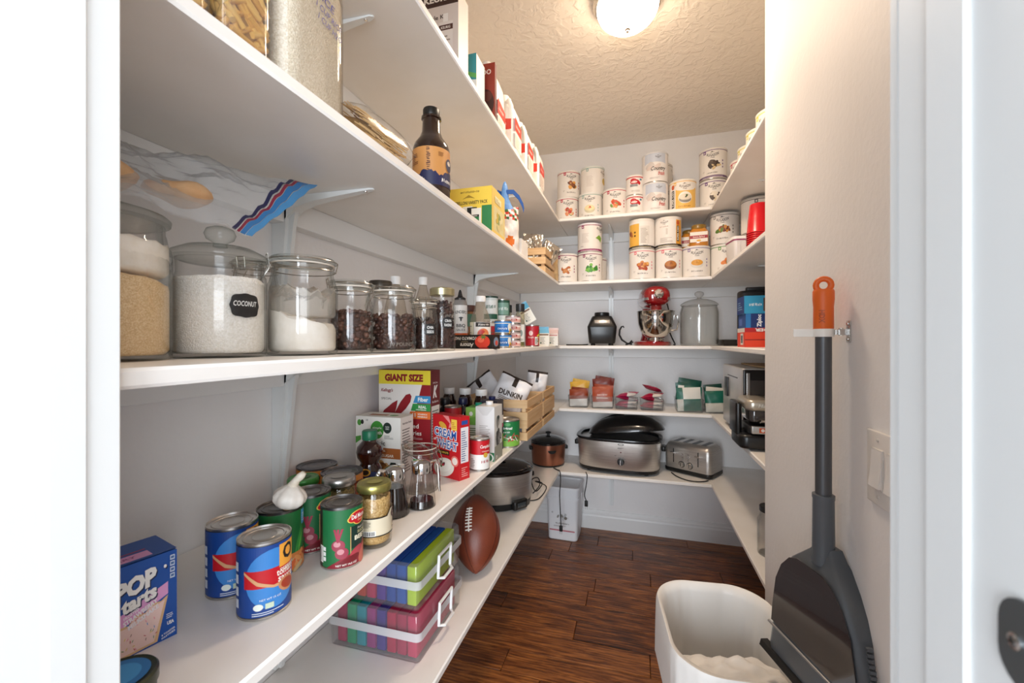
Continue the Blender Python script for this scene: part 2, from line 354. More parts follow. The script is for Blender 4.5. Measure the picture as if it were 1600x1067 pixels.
for i in range(int(4.1 / PW)):
    y = YB - PW * (i + .5); x = XL - random.uniform(0, .5)
    if y < -1.0: break
    while x < XR:
        L = random.choice((.38, .52, .64, .8, .95)); a, b_ = x, x + L; x += L
        if b_ < XL: continue
        if L not in pmesh:
            q = B().box(0, 0, -.0145, L - .0022, PW - .0022, .0145, 0, .0035); qq = q.build('plank', PM, fl); pmesh[L] = qq.data; bpy.data.objects.remove(qq)
        put('plank', pmesh[L], fl, ((a + b_) / 2, y, 0))

# --- shelves
SHELF = mat('#f3f0ec', .38, 0, .3, 6, .03, 40, '#eeeae4'); TRIMW = mat('#f0f0ef', .4); BRK = mat('#e9ecec', .3)
def bracket(par, x, y, zt, ang, drop, bk=.036):
    """white shelf bracket: tapered wall leg and tapered arm with a screw at its tip"""
    M = Matrix.Translation((x, y, 0)) @ Matrix.Rotation(ang, 4, 'Z')
    b = B(); zt -= .0005
    for k, (wd, th) in enumerate(((.030, .004), (.011, .017))):
        R = [[(-bk, -wd / 2, zt - drop), (th * .5 - bk * .75, -wd / 2, zt - drop), (th * .5 - bk * .75, wd / 2, zt - drop), (-bk, wd / 2, zt - drop)]]
        for zz, t in ((zt - .07, th), (zt - .02, th * 1.6), (zt, th * 3)):
            R.append([(-bk, -wd / 2, zz), (t, -wd / 2, zz), (t, wd / 2, zz), (-bk, wd / 2, zz)])
        b.loft(R, 0, (1, 1), M)
    P = []
    for t, hh, wd in ((0, .055, .030), (.03, .030, .030), (.07, .019, .026), (.15, .011, .021), (.228, .004, .013), (.236, .003, .004)):
        P.append([(t, -wd / 2, zt - hh), (t, wd / 2, zt - hh), (t, wd / 2, zt), (t, -wd / 2, zt)])
    b.loft(P, 0, (1, 1), M)
    o = b.build('bracket', BRK, par, ang=30)
    B().lathe([(.0045, 0), (.004, -.002), (.001, -.003)], 0, 10, M=M @ Matrix.Translation((.215, 0, zt - .0045))).build('screw', STEEL, o)
names = ['topmost white U-shaped shelf, just under the ceiling', 'second white shelf from the top, holding bottle, crate and cans', 'middle white shelf at eye level carrying the glass jars', 'fourth white shelf down, holding the cereal boxes and canned food', 'lowest white shelf with slow cookers, roaster and toaster']
for i, zt in enumerate(ZT):
    t = T('pantry_shelf', names[i], 'shelf', (0, 0, 0), 0, 'pantry shelves'); TH = .02
    def board(nm, x0, x1, y0, y1):
        B().box((x0 + x1) / 2, (y0 + y1) / 2, zt - TH, x1 - x0, y1 - y0, TH, 0, .007).build(nm, SHELF, t)
    board('side_board', XL + .0005, EL, YD1 + .001, YB - .0005); board('back_board', EL, ER, EB, YB - .0005); board('side_board', ER, XR - .0005, YS + .0005, YB - .0005)
    h = .062
    c = B().box(XL + .0185, (YD1 + YB) / 2, zt - TH - h - .0003, .036, YB - YD1 - .05, h, 0, .003); c.build('wall_cleat', TRIMW, t)
    B().box((XL + XR) / 2, YB - .0135, zt - TH - h - .0003, XR - XL - .08, .026, h, 0, .003).build('wall_cleat', TRIMW, t)
    B().box(XR - .0135, (YS + YB) / 2, zt - TH - h - .0003, .026, YB - YS - .06, h, 0, .003).build('wall_cleat', TRIMW, t)
    drop = .36 if i < 4 else .30
    for y in (.83, 2.06): bracket(t, XL + .037, y, zt - TH, 0, drop)
    bracket(t, -.159, YB - .027, zt - TH, -PI / 2, drop, .026); bracket(t, XR - .027, 2.17, zt - TH, PI, drop, .026)

# --- ceiling light
def ceiling_light():
    t = T('ceiling_light', 'round white glass dome light with nickel rim on the ceiling', 'ceiling light', (-.03, 1.71, ZC))
    B().lathe([(.128, -.0005), (.132, -.02), (.126, -.032), (.112, -.034)], 0, 48).build('rim', mat('#d6d2ca', .25, 1), t)
    m = bpy.data.materials.new('lamp_glass'); m.use_nodes = True; p = m.node_tree.nodes['Principled BSDF']
    p.inputs['Base Color'].default_value = (1, .96, .9, 1); p.inputs['Emission Color'].default_value = (1, .80, .58, 1); p.inputs['Emission Strength'].default_value = 12
    B().lathe([(.118, -.034)] + [(.118 * math.cos(a), -.034 - .085 * math.sin(a)) for a in [PI / 2 * i / 8 for i in range(1, 8)]] + [(.002, -.1195)], 0, 48, cap=(0, 1)).build('glass_dome', m, t)
    B().lathe([(.011, -.118), (.011, -.125), (.006, -.128), (.007, -.134), (.001, -.139)], 0, 16).build('finial', mat('#d6d2ca', .25, 1), t)
    l = bpy.data.lights.new('bulb', 'AREA'); l.shape = 'DISK'; l.size = .2; l.energy = 5.5; l.color = (1, .80, .62)
    o = bpy.data.objects.new('bulb', l); COL.objects.link(o); o.parent = t; o.location = (0, 0, -.145)
ceiling_light()

# ------------------------------------------------------------------ generic containers
def tin(name, label, cat, x, y, z, r, h, d=None, turn=0, group=None, lid=None, top='#cfcac4', tilt=None):
    t = T(name, label, cat, (x, y, z), look(x, y, turn), group)
    tm = mat(top, .3, 1 if top != '#2c2c2e' else .4)
    P = [(r - .002, 0), (r + .0006, .0008), (r + .0006, .0035), (r - .0006, .0045), (r - .0006, h - .0045), (r + .0006, h - .0035), (r + .0006, h - .0004), (r - .0008, h), (r - .0022, h - .0028), (r * .82, h - .003), (r * .8, h - .0018), (r * .74, h - .0018), (r * .72, h - .003), (r * .5, h - .003), (r * .48, h - .0024), (r * .44, h - .003), (.001, h - .003)]
    B().lathe(P[:6], 0, 40, cap=(1, 0)).lathe(P[5:], 1, 40, cap=(0, 1)).build('body', [TIN, tm], t, ang=50)
    if d: d.cyl(t, r, 0)
    if lid: B().lathe([(r + .0008, h - .006), (r + .0022, h - .006), (r + .0022, h + .0005), (r + .0012, h + .0018), (r - .003, h + .0018), (r - .004, h + .0008), (.001, h + .0008)], 0, 40, cap=(0, 1)).build('lid', mat(lid, .4), t)
    return t
def full(r, h, c, e=.0052):
    d = D(); n = 72
    w = 2 * PI * r; d.L += 1; k = d.mi(c)
    for i in range(n):
        a, b = -w / 2 + w * i / n, -w / 2 + w * (i + 1) / n
        d.t += [((a, e), (b, e), (b, h - e), k, 1), ((a, e), (b, h - e), (a, h - e), k, 1)]
    return d
def band(d, r, y, h, c):
    w = 2 * PI * r; d.L += 1; k = d.mi(c)
    for i in range(72):
        a, b = -w / 2 + w * i / 72, -w / 2 + w * (i + 1) / 72
        d.t += [((a, y), (b, y), (b, y + h), k, d.L), ((a, y), (b, y + h), (a, y + h), k, d.L)]
    return d
def carton(name, label, cat, x, y, z, w, dp, h, rz, col, front=None, side=None, lside=None, top=None, group=None, flap=True):
    """printed box: x,y = centre of the base; front print on -Y, side print on +X"""
    t = T(name, label, cat, (x, y, z), rz, group)
    B().box(0, 0, 0, w, dp, h, 0, .0012).build('box', mat(col, .45), t)
    if flap: B().box(0, -dp * .12, h, w - .004, dp * .74, .0009).build('top_flap', mat(col, .5), t)
    if front: front.flat(t, (-w / 2, -dp / 2, 0), (1, 0, 0), (0, 0, 1))
    if side: side.flat(t, (w / 2, -dp / 2, 0), (0, 1, 0), (0, 0, 1), 'printed_side')
    if lside: lside.flat(t, (-w / 2, dp / 2, 0), (0, -1, 0), (0, 0, 1), 'printed_side')
    if top: top.flat(t, (-w / 2, -dp / 2, h + .001), (1, 0, 0), (0, 1, 0), 'printed_top')
    return t
def corner_box(cx, cy, w, dp, rz):
    """base centre of a box whose front right bottom corner is at cx,cy"""
    c, s = math.cos(rz), math.sin(rz); return cx - (w / 2 * c + dp / 2 * s), cy - (w / 2 * s - dp / 2 * c)
def pillow_mesh(w, h, t, seed=0, cr=.12, n=14, seal=.06, p=2.2):
    R = random.Random(seed); ph = [R.uniform(0, 6) for _ in range(6)]; V = []; F = []
    for s in (1, -1):
        for i in range(n + 1):
            for j in range(n + 1):
                u = -1 + 2 * i / n; v = -1 + 2 * j / n
                k = max(0, 1 - abs(u) ** p) ** .6 * max(0, 1 - (abs(v) / (1 - seal)) ** p if abs(v) < 1 - seal else 0) ** .6
                nz = cr * t * (math.sin(5 * u + 3 * v + ph[0]) + math.sin(9 * v - 4 * u + ph[1]) + .7 * math.sin(13 * u + 11 * v + ph[2])) * .5
                V.append((u * w / 2 * (1 - .05 * k), s * (t / 2 * k + .0004) + nz * (.35 + .65 * k), v * h / 2))
    N = (n + 1) ** 2
    for s in (0, 1):
        for i in range(n):
            for j in range(n):
                a = s * N + i * (n + 1) + j; q = (a, a + n + 1, a + n + 2, a + 1); F.append(q if s else q[::-1])
    e = [i * (n + 1) for i in range(n)] + [n * (n + 1) + j for j in range(n)] + [(n - i) * (n + 1) + n for i in range(n)] + [n - j for j in range(n)]
    for i in range(len(e)):
        a, b = e[i], e[(i + 1) % len(e)]; F.append((a, b, b + N, a + N))
    return V, F
def pouch(name, mats, parent, w, h, t, loc=(0, 0, 0), rot=(0, 0, 0), seed=0, cr=.12, pick=None, n=14, seal=.06):
    V, F = pillow_mesh(w, h, t, seed, cr, n, seal); b = B(); b.add(V, F)
    if pick: b.m = [pick(sum(V[i][0] for i in f) / len(f) / w + .5, sum(V[i][2] for i in f) / len(f) / h + .5, sum(V[i][1] for i in f) < 0) for f in F]
    return b.build(name, mats, parent, loc, rot, 60)
def glass_jar(t, r, h, neck=.82, shoulder=.18, wall=.003, sq=0, mt=None):
    """open jar body: outer and inner wall with a thick base; returns inner radius"""
    zn = h * (1 - shoulder)
    o = [(r * .90, 0), (r * .97, .002), (r, .008), (r, zn - r * .25), (r * .985, zn - r * .08), (r * .94, zn), (r * neck * 1.02, zn + (h - zn) * .45), (r * neck, zn + (h - zn) * .6), (r * neck, h)]
    i = [(r * neck - wall, h), (r * neck - wall, zn + (h - zn) * .55), (r * .92 - wall, zn - .002), (r - wall, zn - r * .3), (r - wall, .012), (r * .9, .007), (.001, .006)]
    B().lathe(o + i, 0, 40, cap=(1, 1)).build('jar_body', mt or GLASS, t, ang=60)
    return r - wall - .0008
def content(t, r, z1, m, z0=.0075, seed=0, amp=.004, name='contents', n=28, dome=0, slope=0):
    R = random.Random(seed); b = B()
    rings = [[(r * .93 * math.cos(2 * PI * i / n), r * .93 * math.sin(2 * PI * i / n), z0) for i in range(n)], [(r * math.cos(2 * PI * i / n), r * math.sin(2 * PI * i / n), z0 + .006) for i in range(n)]]
    for q in (1, .985, .7, .4, .12):
        rings.append([(r * q * math.cos(2 * PI * i / n), r * q * math.sin(2 * PI * i / n), z1 + dome * (1 - q * q) + slope * q * math.cos(2 * PI * i / n) + amp * R.uniform(-1, 1) - (.003 if q == 1 else 0)) for i in range(n)])
    return stuff(b.loft(rings).build(name, m, t, ang=80))
def clamp_lid(t, r, h, neck=.82, openang=None, ang0=0, knob=False):
    rl = r * neck + .004
    M = Matrix.Translation((0, 0, h)) @ Matrix.Rotation(ang0, 4, 'Z')
    if openang: M = M @ Matrix.Translation((0, rl, .004)) @ Matrix.Rotation(openang, 4, 'X') @ Matrix.Translation((0, -rl, 0))
    l = B().lathe([(rl * .93, .001), (rl, .003), (rl + .001, .008), (rl * .96, .012), (rl * .8, .0135), (rl * .74, .011), (.001, .0115)], 0, 36, M=M).build('lid', glass('#fdfefd', '#c8cdca'), t)
    B().lathe([(r * neck + .0004, h - .0015), (r * neck + .003, h - .001), (r * neck + .003, h + .001), (r * neck + .0004, h + .0012)], 0, 32, cap=(0, 0)).build('seal_ring', mat('#d9cfc2', .6), t)
    w = B(); Q = Matrix.Rotation(ang0, 4, 'Z'); rr = r * neck + .003; zz = h - .011
    w.tube([(rr * math.cos(a), rr * math.sin(a), zz) for a in [2 * PI * i / 28 for i in range(28)]], .0011, 0, 6, True)
    w.tube([((rl + .0035) * math.cos(a), (rl + .0035) * math.sin(a), 0) for a in [2 * PI * i / 28 for i in range(28)]], .0011, 0, 6, True, M @ Matrix.Translation((0, 0, .006)))
    for s in (-1, 1):
        w.tube([(s * .012, -rr - .001, zz + .006), (s * .013, -rr - .005, zz - .004), (s * .009, -rr - .010 - r * .08, zz - .022), (0, -rr - .009 - r * .1, zz - .036)], .0011, 0, 6, False, Q)
        w.tube([(s * .008, -rr - .002, zz + .002), (s * .008, -rr - .005, h + .014)], .0011, 0, 6, False, Q)
        w.tube([(s * .009, rr + .001, zz), (s * .009, rr + .005, h + .008)], .0011, 0, 6, False, Q)
    w.tube([(-.008, -rr - .005, h + .014), (.008, -rr - .005, h + .014)], .0011, 0, 6, False, Q)
    w.build('wire_clamp', WIRE, t)
def bottle(name, label, cat, x, y, z, prof, mats, cap, capcol, d=None, dr=None, dz=0, turn=0, group=None, liquid=None):
    t = T(name, label, cat, (x, y, z), look(x, y, turn), group)
    B().lathe(prof, 0, 36).build('bottle_body', mats, t, ang=50)
    if liquid: B().lathe([(max(r - .003, .001), h) for r, h in liquid[0]], 0, 28).build('contents', liquid[1], t)
    n = 28; rings = []
    for r, h in cap: rings.append([((r + (.0004 if k % 2 else 0)) * math.cos(2 * PI * k / (2 * n)), (r + (.0004 if k % 2 else 0)) * math.sin(2 * PI * k / (2 * n)), h) for k in range(2 * n)])
    B().loft(rings).build('cap', mat(capcol, .4), t, ang=40)
    if d: d.cyl(t, dr, dz)
    return t

# ------------------------------------------------------------------ fourth shelf, left side (from the doorway inwards)
def poptarts():
    w, dp, h = .135, .072, .142
    f = D(); f.rect(0, 0, w, h, '#1450a4'); f.poly([(0, .036), (.118, .074), (.118, .094), (0, .058)], '#e6a3d4')
    pts = [(0, 0), (.098, .003), (.118, .072), (.105, .066), (.09, .068), (.076, .058), (.06, .06), (.048, .049), (.032, .05), (.016, .040), (0, .038)]
    f.poly(pts, '#e2b98a'); f.poly([(0, .004), (.092, .006), (.112, .066), (.1, .063), (.086, .064), (.074, .055), (.058, .056), (.046, .046), (.03, .046), (.014, .036), (0, .034)], '#f3d3cb')
    R = random.Random(5)
    for i in range(46):
        px = R.uniform(.004, .096); py = R.uniform(.008, .008 + .052 * px / .1 + .018); f.ell(px, py, .0026, .0007, R.choice(('#c23b3b', '#3f86c4', '#4d8a45', '#e6cf55', '#7a4b32', '#e98a9d')), 6, R.uniform(0, 3))
    for dx, c in ((.0022, '#0a1c44'), (0, '#f5f3ef')):
        f.text('POP', .060 + dx, .108 - dx, .030, c, .076, .06, .15, .16); f.text('.', .112 + dx, .121 - dx, .006, c, .006, .06)
        f.text('tarts', .066 + dx, .083 - dx, .021, c, .062, .05, .15, .16)
    f.text('FROSTED', .052, .0655, .005, '#f7f1f4', None, .03, 0, .3); f.text('STRAWBERRY', .068, .0625, .0075, '#f7f1f4', .062, .04, 0, .3); f.text('MILKSHAKE', .073, .0535, .0075, '#f7f1f4', .056, .04, 0, .3)
    f.ell(.012, .052, .009, .014, '#f0dcd6', 14); f.rect(.007, .04, .010, .018, '#f7ebe6')
    f.text('USA', .122, .026, .006, '#f4f4f4', .013, .04); f.lines(.114, .034, .016, .009, 3, '#dfe7f2', 3); f.text('8 TOASTER', .118, .012, .003, '#f4f4f4', .026, .02, 0, .2); f.text('PASTRIES', .118, .007, .003, '#f4f4f4', .026, .02, 0, .2)
    for k in range(4): f.rect(.121, .098 + k * .010, .009, .0078, '#cfdcec'); f.rect(.1225, .1 + k * .010, .006, .004, '#4a6ea6')
    tp = D(); tp.rect(0, 0, w, dp, '#1450a4'); tp.rect(0, .006, .11, .02, '#e6a3d4'); tp.text('STRAWBERRY', .06, .016, .007, '#a04a8a', .07, .03); tp.rect(0, .031, .11, .003, '#b02a48'); tp.text('POP', .03, .056, .016, '#f5f3ef', .04, .06, .15); tp.text('tarts', .045, .041, .010, '#f5f3ef', .04, .05, .15)
    rz = math.radians(75); sc = lambda q: (.135 - (.135 - q[0]) * .60, q[1] * .84)
    f.t = [(sc(a), sc(b), sc(c), k, L) for a, b, c, k, L in f.t]; f.t = [(a, b, c, k, L) if L > 1 else ((max(0, a[0] - .05), a[1]), (max(0, b[0] - .05) if b[0] < .1 else b[0], b[1]), (max(0, c[0] - .05) if c[0] < .1 else c[0], c[1]), k, L) for a, b, c, k, L in f.t]
    h = .1195; bx_, by_ = corner_box(-.618, .437, w, dp, rz)
    t = T('toaster_pastry_box', 'blue toaster pastry box with pink band and frosted pastry picture, beside the door', 'food box', (bx_, by_, Z4), rz)
    B().box(0, 0, 0, w, dp, h, 0, .0015).build('box', mat('#1450a4', .4), t); B().box(0, dp * .1, h, w - .003, dp * .6, .0012).build('top_flap', mat('#123f86', .4), t)
    f.flat(t, (-w / 2, -dp / 2, 0), (1, 0, 0), (0, 0, 1)); tp.flat(t, (-w / 2, -dp / 2, h + .0012), (1, 0, 0), (0, 1, 0), 'printed_top')
poptarts()
def tomato(x, y, turn, label):
    r, h = .0365, .113; d = full(r, h, '#15418c')
    d.ell(.012, .058, .040, .044, '#3d86cf', 28); d.rect(-.030, .047, .075, .026, '#c4121f')
    d.rect(.018, .070, .032, .034, '#f0a63c'); d.text('O', .034, .090, .024, '#151515', .021, .03); d.text('organics', .034, .0665, .006, '#f4f0e8', .030, .02)
    d.text('tomato', .030, .0625, .0085, '#f6f0e6', .032, .02); d.text('sauce', .030, .0525, .0075, '#f6f0e6', .028, .02)
    d.poly([(-.030, .069), (-.012, .052), (.010, .044), (.022, .044), (.022, .049), (.010, .048), (-.010, .057), (-.030, .073)], '#d9a274'); d.ell(.031, .042, .015, .011, '#c98a5e', 18, -.3); d.ell(.032, .042, .012, .008, '#a8391f', 18, -.3)
    d.ell(-.010, .020, .0065, .005, '#e9efe6', 12); d.rect(-.001, .016, .011, .008, '#c9d8c0'); d.lines(-.018, .008, .045, .006, 2, '#dfe6ef', 1); d.text('NET WT 15 OZ', .006, .030, .003, '#e8eef5', None, .01)
    for k in range(4): d.rect(-.047, .018 + k * .018, .007, .013, '#d9dfe8')
    t = tin('tomato_sauce_can', label, 'can', x, y, Z4, r, h, d, turn, 'tomato sauce cans'); return t
tomato(-.645, .545, 3, 'blue tomato sauce can standing behind its twin, nearer the wall')
tomato(-.551, .520, 3, 'blue tomato sauce can in front, nearest the shelf edge')
r, h = .0375, .112; d = full(r, h, '#1f6b35'); d.rect(.028, .078, .022, .026, '#4fa9dc'); d.lines(.031, .083, .016, .016, 4, '#e9f3f8', 4)
for k in range(5): d.poly([(.010 + .006 * k, .02), (.016 + .006 * k, .05), (.03 + .005 * k, .085 - .008 * k), (.024 + .004 * k, .05)], ('#3f9a45', '#62b94c', '#2c7f3c')[k % 3])
d.rect(-.012, .004, .07, .030, '#e08a4a'); d.blobs(.026, .018, .034, .014, ['#e8703c', '#f0a060', '#d9b98a', '#c65a3a'], 14, 8)
tin('bean_can', 'green and orange vegetable can with a garlic bulb resting on its dark lid', 'can', -.621, .620, Z4, r, h, d, 18, None, None, '#6a6764')
def garlic():
    t = T('garlic_bulb', 'white garlic bulb lying on top of the green can', 'garlic', (-.598, .612, Z4 + .1125), (0, math.radians(14), math.radians(20)))
    n = 48; rings = []
    for z, r, lob in ((0, .004, 0), (.002, .012, .02), (.006, .020, .06), (.014, .0265, .09), (.023, .0275, .10), (.031, .023, .09), (.037, .015, .06), (.042, .009, .03)):
        rings.append([(r * (1 + lob * abs(math.sin(4.5 * a)) - lob * .5) * math.cos(a), r * (1 + lob * abs(math.sin(4.5 * a)) - lob * .5) * math.sin(a), z) for a in [2 * PI * i / n for i in range(n)]])
    B().loft(rings).build('cloves', mat('#f0ebe3', .5, 0, .5, 40, .2, 60, '#d8cfc4', 0, 0, (1, 1, .2)), t, ang=80)
    B().tube([(0, 0, .036), (.001, 0, .044), (.004, .001, .052), (.009, .002, .060), (.013, .003, .067)], [.0125, .0085, .0066, .0072, .0045], 0, 10).build('stem', mat('#e8e1d4', .6, 0, .5, 90, 0, 60, '#cdbfa8'), t, ang=80)
    B().lathe([(.007, .001), (.008, -.001), (.004, -.003)], 0, 14).build('roots', mat('#b08a55', .8, 0, .5, 300), t)
garlic()
def beets(x, y, turn, label):
    r, h = .0365, .112; d = full(r, h, '#1d6a3b')
    d.rect(-.115, .005, .075, .102, '#2b2419'); d.rect(-.048, .012, .010, .03, '#e9e4d6'); d.bars(-.0465, .014, .007, .026, '#2a2a2a', 4)
    for k in range(3): d.rect(-.037, .016 + k * .009, .006, .007, '#e8e8e4')
    d.rect(.014, .034, .05, .040, '#17322a'); d.rect(.0125, .014, .0015, .06, '#c9a06a')
    d.poly([(-.030, .004), (.065, .004), (.065, .046), (.05, .044), (.03, .030), (.0, .022), (-.018, .012)], '#8a1f2e'); d.ell(.026, .026, .015, .009, '#b3404c', 16, .4); d.ell(.045, .018, .02, .012, '#c86a58', 16, .9); d.ell(.01, .014, .022, .007, '#71141f', 16, .3)
    for px, py in ((-.008, .044), (-.002, .030)): d.ell(px, py, .0115, .0105, '#9a3a4c', 18); d.ell(px - .002, py + .003, .006, .005, '#c98a90', 14)
    for k in (-.3, 0, .35): d.poly([(-.010, .05), (-.007, .05), (-.006 + k * .02, .074), (-.010 + k * .02, .074)], '#a02a44')
    for cx, cy, rx in ((.028, .090, .018), (.018, .087, .011), (.040, .091, .013), (.030, .083, .013)): d.ell(cx, cy, rx, rx * .62, '#e9c25a', 20)
    for cx, cy, rx in ((.028, .090, .016), (.018, .087, .009), (.040, .091, .011), (.030, .083, .011)): d.ell(cx, cy, rx, rx * .6, '#c01a26', 20)
    d.text('Del Monte', .030, .0905, .0085, '#f6f2ec', .031, .025); d.text('Quality', .033, .0825, .004, '#f0d9a0', None, .01, .3)
    d.text('Fresh Cut', .036, .0685, .004, '#e6e2d4', .020, .01, .3); d.text('SLICED', .037, .0615, .005, '#d6cf9a', .022, .02); d.text('BEETS', .037, .052, .0085, '#f0ead0', .034, .03); d.text('NET WT 14.5 OZ', .006, .009, .0036, '#f2e8e0', .036, .02)
    tin('beet_can', label, 'can', x, y, Z4, r, h, d, turn, 'cans of beets', None, '#8a8785')
beets(-.625, .700, 4, 'green can of sliced beets behind the garlic, farther from the edge'); beets(-.528, .670, 3, 'green can of sliced beets in front of the gold-lidded jar')
def food_jar(label, x, y, r, h, lid, cont, d=None, turn=0, lidm=.8, ring=None):
    t = T('food_jar', label, 'jar', (x, y, Z4), look(x, y, turn)); ri = glass_jar(t, r, h - .006, .86, .2, .0025)
    content(t, ri, h * .78, cont, seed=2); rl = r * .86 + .0025; n = 40; rings = []
    for q, z in ((rl, h - .016), (rl + .001, h - .015), (rl + .0008, h - .003), (rl - .001, h), (rl * .86, h), (rl * .84, h - .0008), (.001, h - .0006)):
        rings.append([((q + (.0004 if k % 2 and q > rl - .0005 else 0)) * math.cos(2 * PI * k / (2 * n)), (q + (.0004 if k % 2 and q > rl - .0005 else 0)) * math.sin(2 * PI * k / (2 * n)), z) for k in range(2 * n)])
    l = B().loft(rings).build('lid', mat(lid, .32, lidm), t, ang=50)
    if ring: e = D(); e.ell(0, 0, rl * .5, rl * .42, ring, 24); e.flat(l, (0, 0, h), (1, 0, 0), (0, 1, 0), 'printed_emblem')
    if d: d.cyl(t, r, 0)
    return t
r = .035; d = D(); d.rect(-.085, .026, .15, .036, '#d9cdb2'); d.poly([(.004, .062), (.02, .062), (.03, .074), (.065, .074), (.065, .060), (.004, .060)], '#d9cdb2')
d.rect(-.085, .060, .095, .0022, '#191512'); d.poly([(.008, .060), (.021, .0605), (.031, .073), (.065, .073), (.065, .0755), (.030, .0755), (.02, .0625), (.008, .0622)], '#191512'); d.rect(-.085, .0245, .15, .0022, '#191512')
d.lines(-.034, .044, .026, .014, 6, '#5a5042', 3); d.bars(-.03, .028, .026, .008); d.ell(.044, .062, .012, .010, '#4a1d22', 18); d.text('GREY', .044, .064, .0045, '#e8dcc8', None, .02); d.text('POUPON', .044, .058, .0035, '#e8dcc8', None, .02); d.text('CLASSIC', .045, .043, .0055, '#3a3026', .018, .01); d.text('SAUERKRAUT', .045, .035, .004, '#3a3026', .022, .01)
food_jar('tall relish jar with gold lid and cream label next to the shelf edge', -.513, .750, r, .124, '#a9a25e', grains('#b08a4e', '#d2b27a', 320, .5, .5, '#c09a5c'), d, 10, .85, '#8f8a4c')
food_jar('jar with plain silver lid standing between the gold-lidded and green-lidded jars', -.630, .790, .0365, .112, '#b2b0ac', grains('#6e5a30', '#a08a52', 300), None, 0, .9, '#a5a29d')
food_jar('small jar with green lid behind the garlic bulb', -.708, .770, .0335, .110, '#3f8a3c', grains('#3a1d16', '#6a3424', 300), None, 0, .3, '#2c5f2c')
for x, y, lb in ((-.786, .902, 'wide orange can with dark lid touching the wall'), (-.689, .875, 'wide orange can with dark lid beside the bear-shaped bottle')):
    d = full(.048, .095, '#dd8c3a'); d.rect(-.03, .03, .06, .04, '#b4532a'); d.text('PUMPKIN', 0, .05, .012, '#f4e6c8', .05, .03); d.rect(-.05, .07, .1, .006, '#7a3a1c')
    tin('pumpkin_can', lb, 'can', x, y, Z4, .048, .095, d, 10, 'wide orange cans', None, '#77767a')
def syrup(x, y, liq, lab, turn):
    t = T('syrup_dispenser', lab, 'syrup dispenser', (x, y, Z4), look(x, y, turn), 'syrup dispensers'); n = 60; h = .092
    rib = lambda r, k: r * (1 + (.018 if k % 2 else -.018))
    prof = [(.0335, 0), (.034, .003), (.033, .02), (.029, .05), (.0245, .08), (.0225, h)]
    B().loft([[(rib(r, k) * math.cos(2 * PI * k / n), rib(r, k) * math.sin(2 * PI * k / n), z) for k in range(n)] for r, z in prof], 0, (1, 0)).build('fluted_glass', glass('#fbfaf9', '#c6c3bf'), t, ang=10)
    lv = [(r - .002, z) for r, z in prof if z < liq]; lv[0] = (.031, .0045); k = .034 - .0105 * liq / .08
    B().lathe(lv + [(k - .0035, liq), (.001, liq)], 0, 32).build('syrup', mat('#170806', .12, coat=.5), t)
    B().lathe([(.0235, h - .008), (.0242, h - .006), (.0242, h + .010), (.022, h + .017), (.012, h + .022), (.001, h + .023)], 0, 32).build('chrome_top', CHROME, t)
    b = B(); b.tube([(.020, 0, h + .014), (.034, 0, h + .017), (.041, 0, h + .006), (.043, 0, h - .02), (.044, 0, h - .05), (.046, 0, h - .062)], [.004, .0045, .0045, .004, .0035, .0028], 0, 8)
    b.build('handle', CHROME, t); B().box(-.016, 0, h + .016, .016, .013, .008, 0, .002).build('pour_flap', CHROME, t)
syrup(-.550, .885, .066, 'fluted glass syrup dispenser nearly full of dark syrup', 200); syrup(-.513, .950, .018, 'fluted glass syrup dispenser almost empty, next to the shelf edge', 10)
def bear():
    d = D(); r = .034
    d.ell(-.005, .045, .026, .018, '#20305e', 20); R = random.Random(3)
    for i in range(16): d.rect(R.uniform(-.035, .03), R.uniform(.012, .05), .012, .003, R.choice(('#d9a63a', '#18264e', '#c98a2a', '#101c3c')))
    d.ell(-.018, .062, .013, .010, '#d9a63a', 18); d.ell(-.018, .062, .009, .007, '#2a2018', 18)
    prof = [(.030, 0), (.0345, .004), (.0345, .055), (.031, .066), (.024, .078), (.024, .082), (.033, .096), (.0355, .110), (.033, .124), (.022, .136), (.0185, .140), (.0185, .148)]
    bottle('honey_bottle', 'dark round-bellied honey bottle with green cap in front of the oatmeal box', 'bottle', -.698, 1.0, Z4, prof, mat('#2a0f0c', .12, coat=.6), [(.0195, .143), (.020, .145), (.020, .165), (.018, .168), (.001, .168)], '#16704f', d, r, 0, 12)
bear()
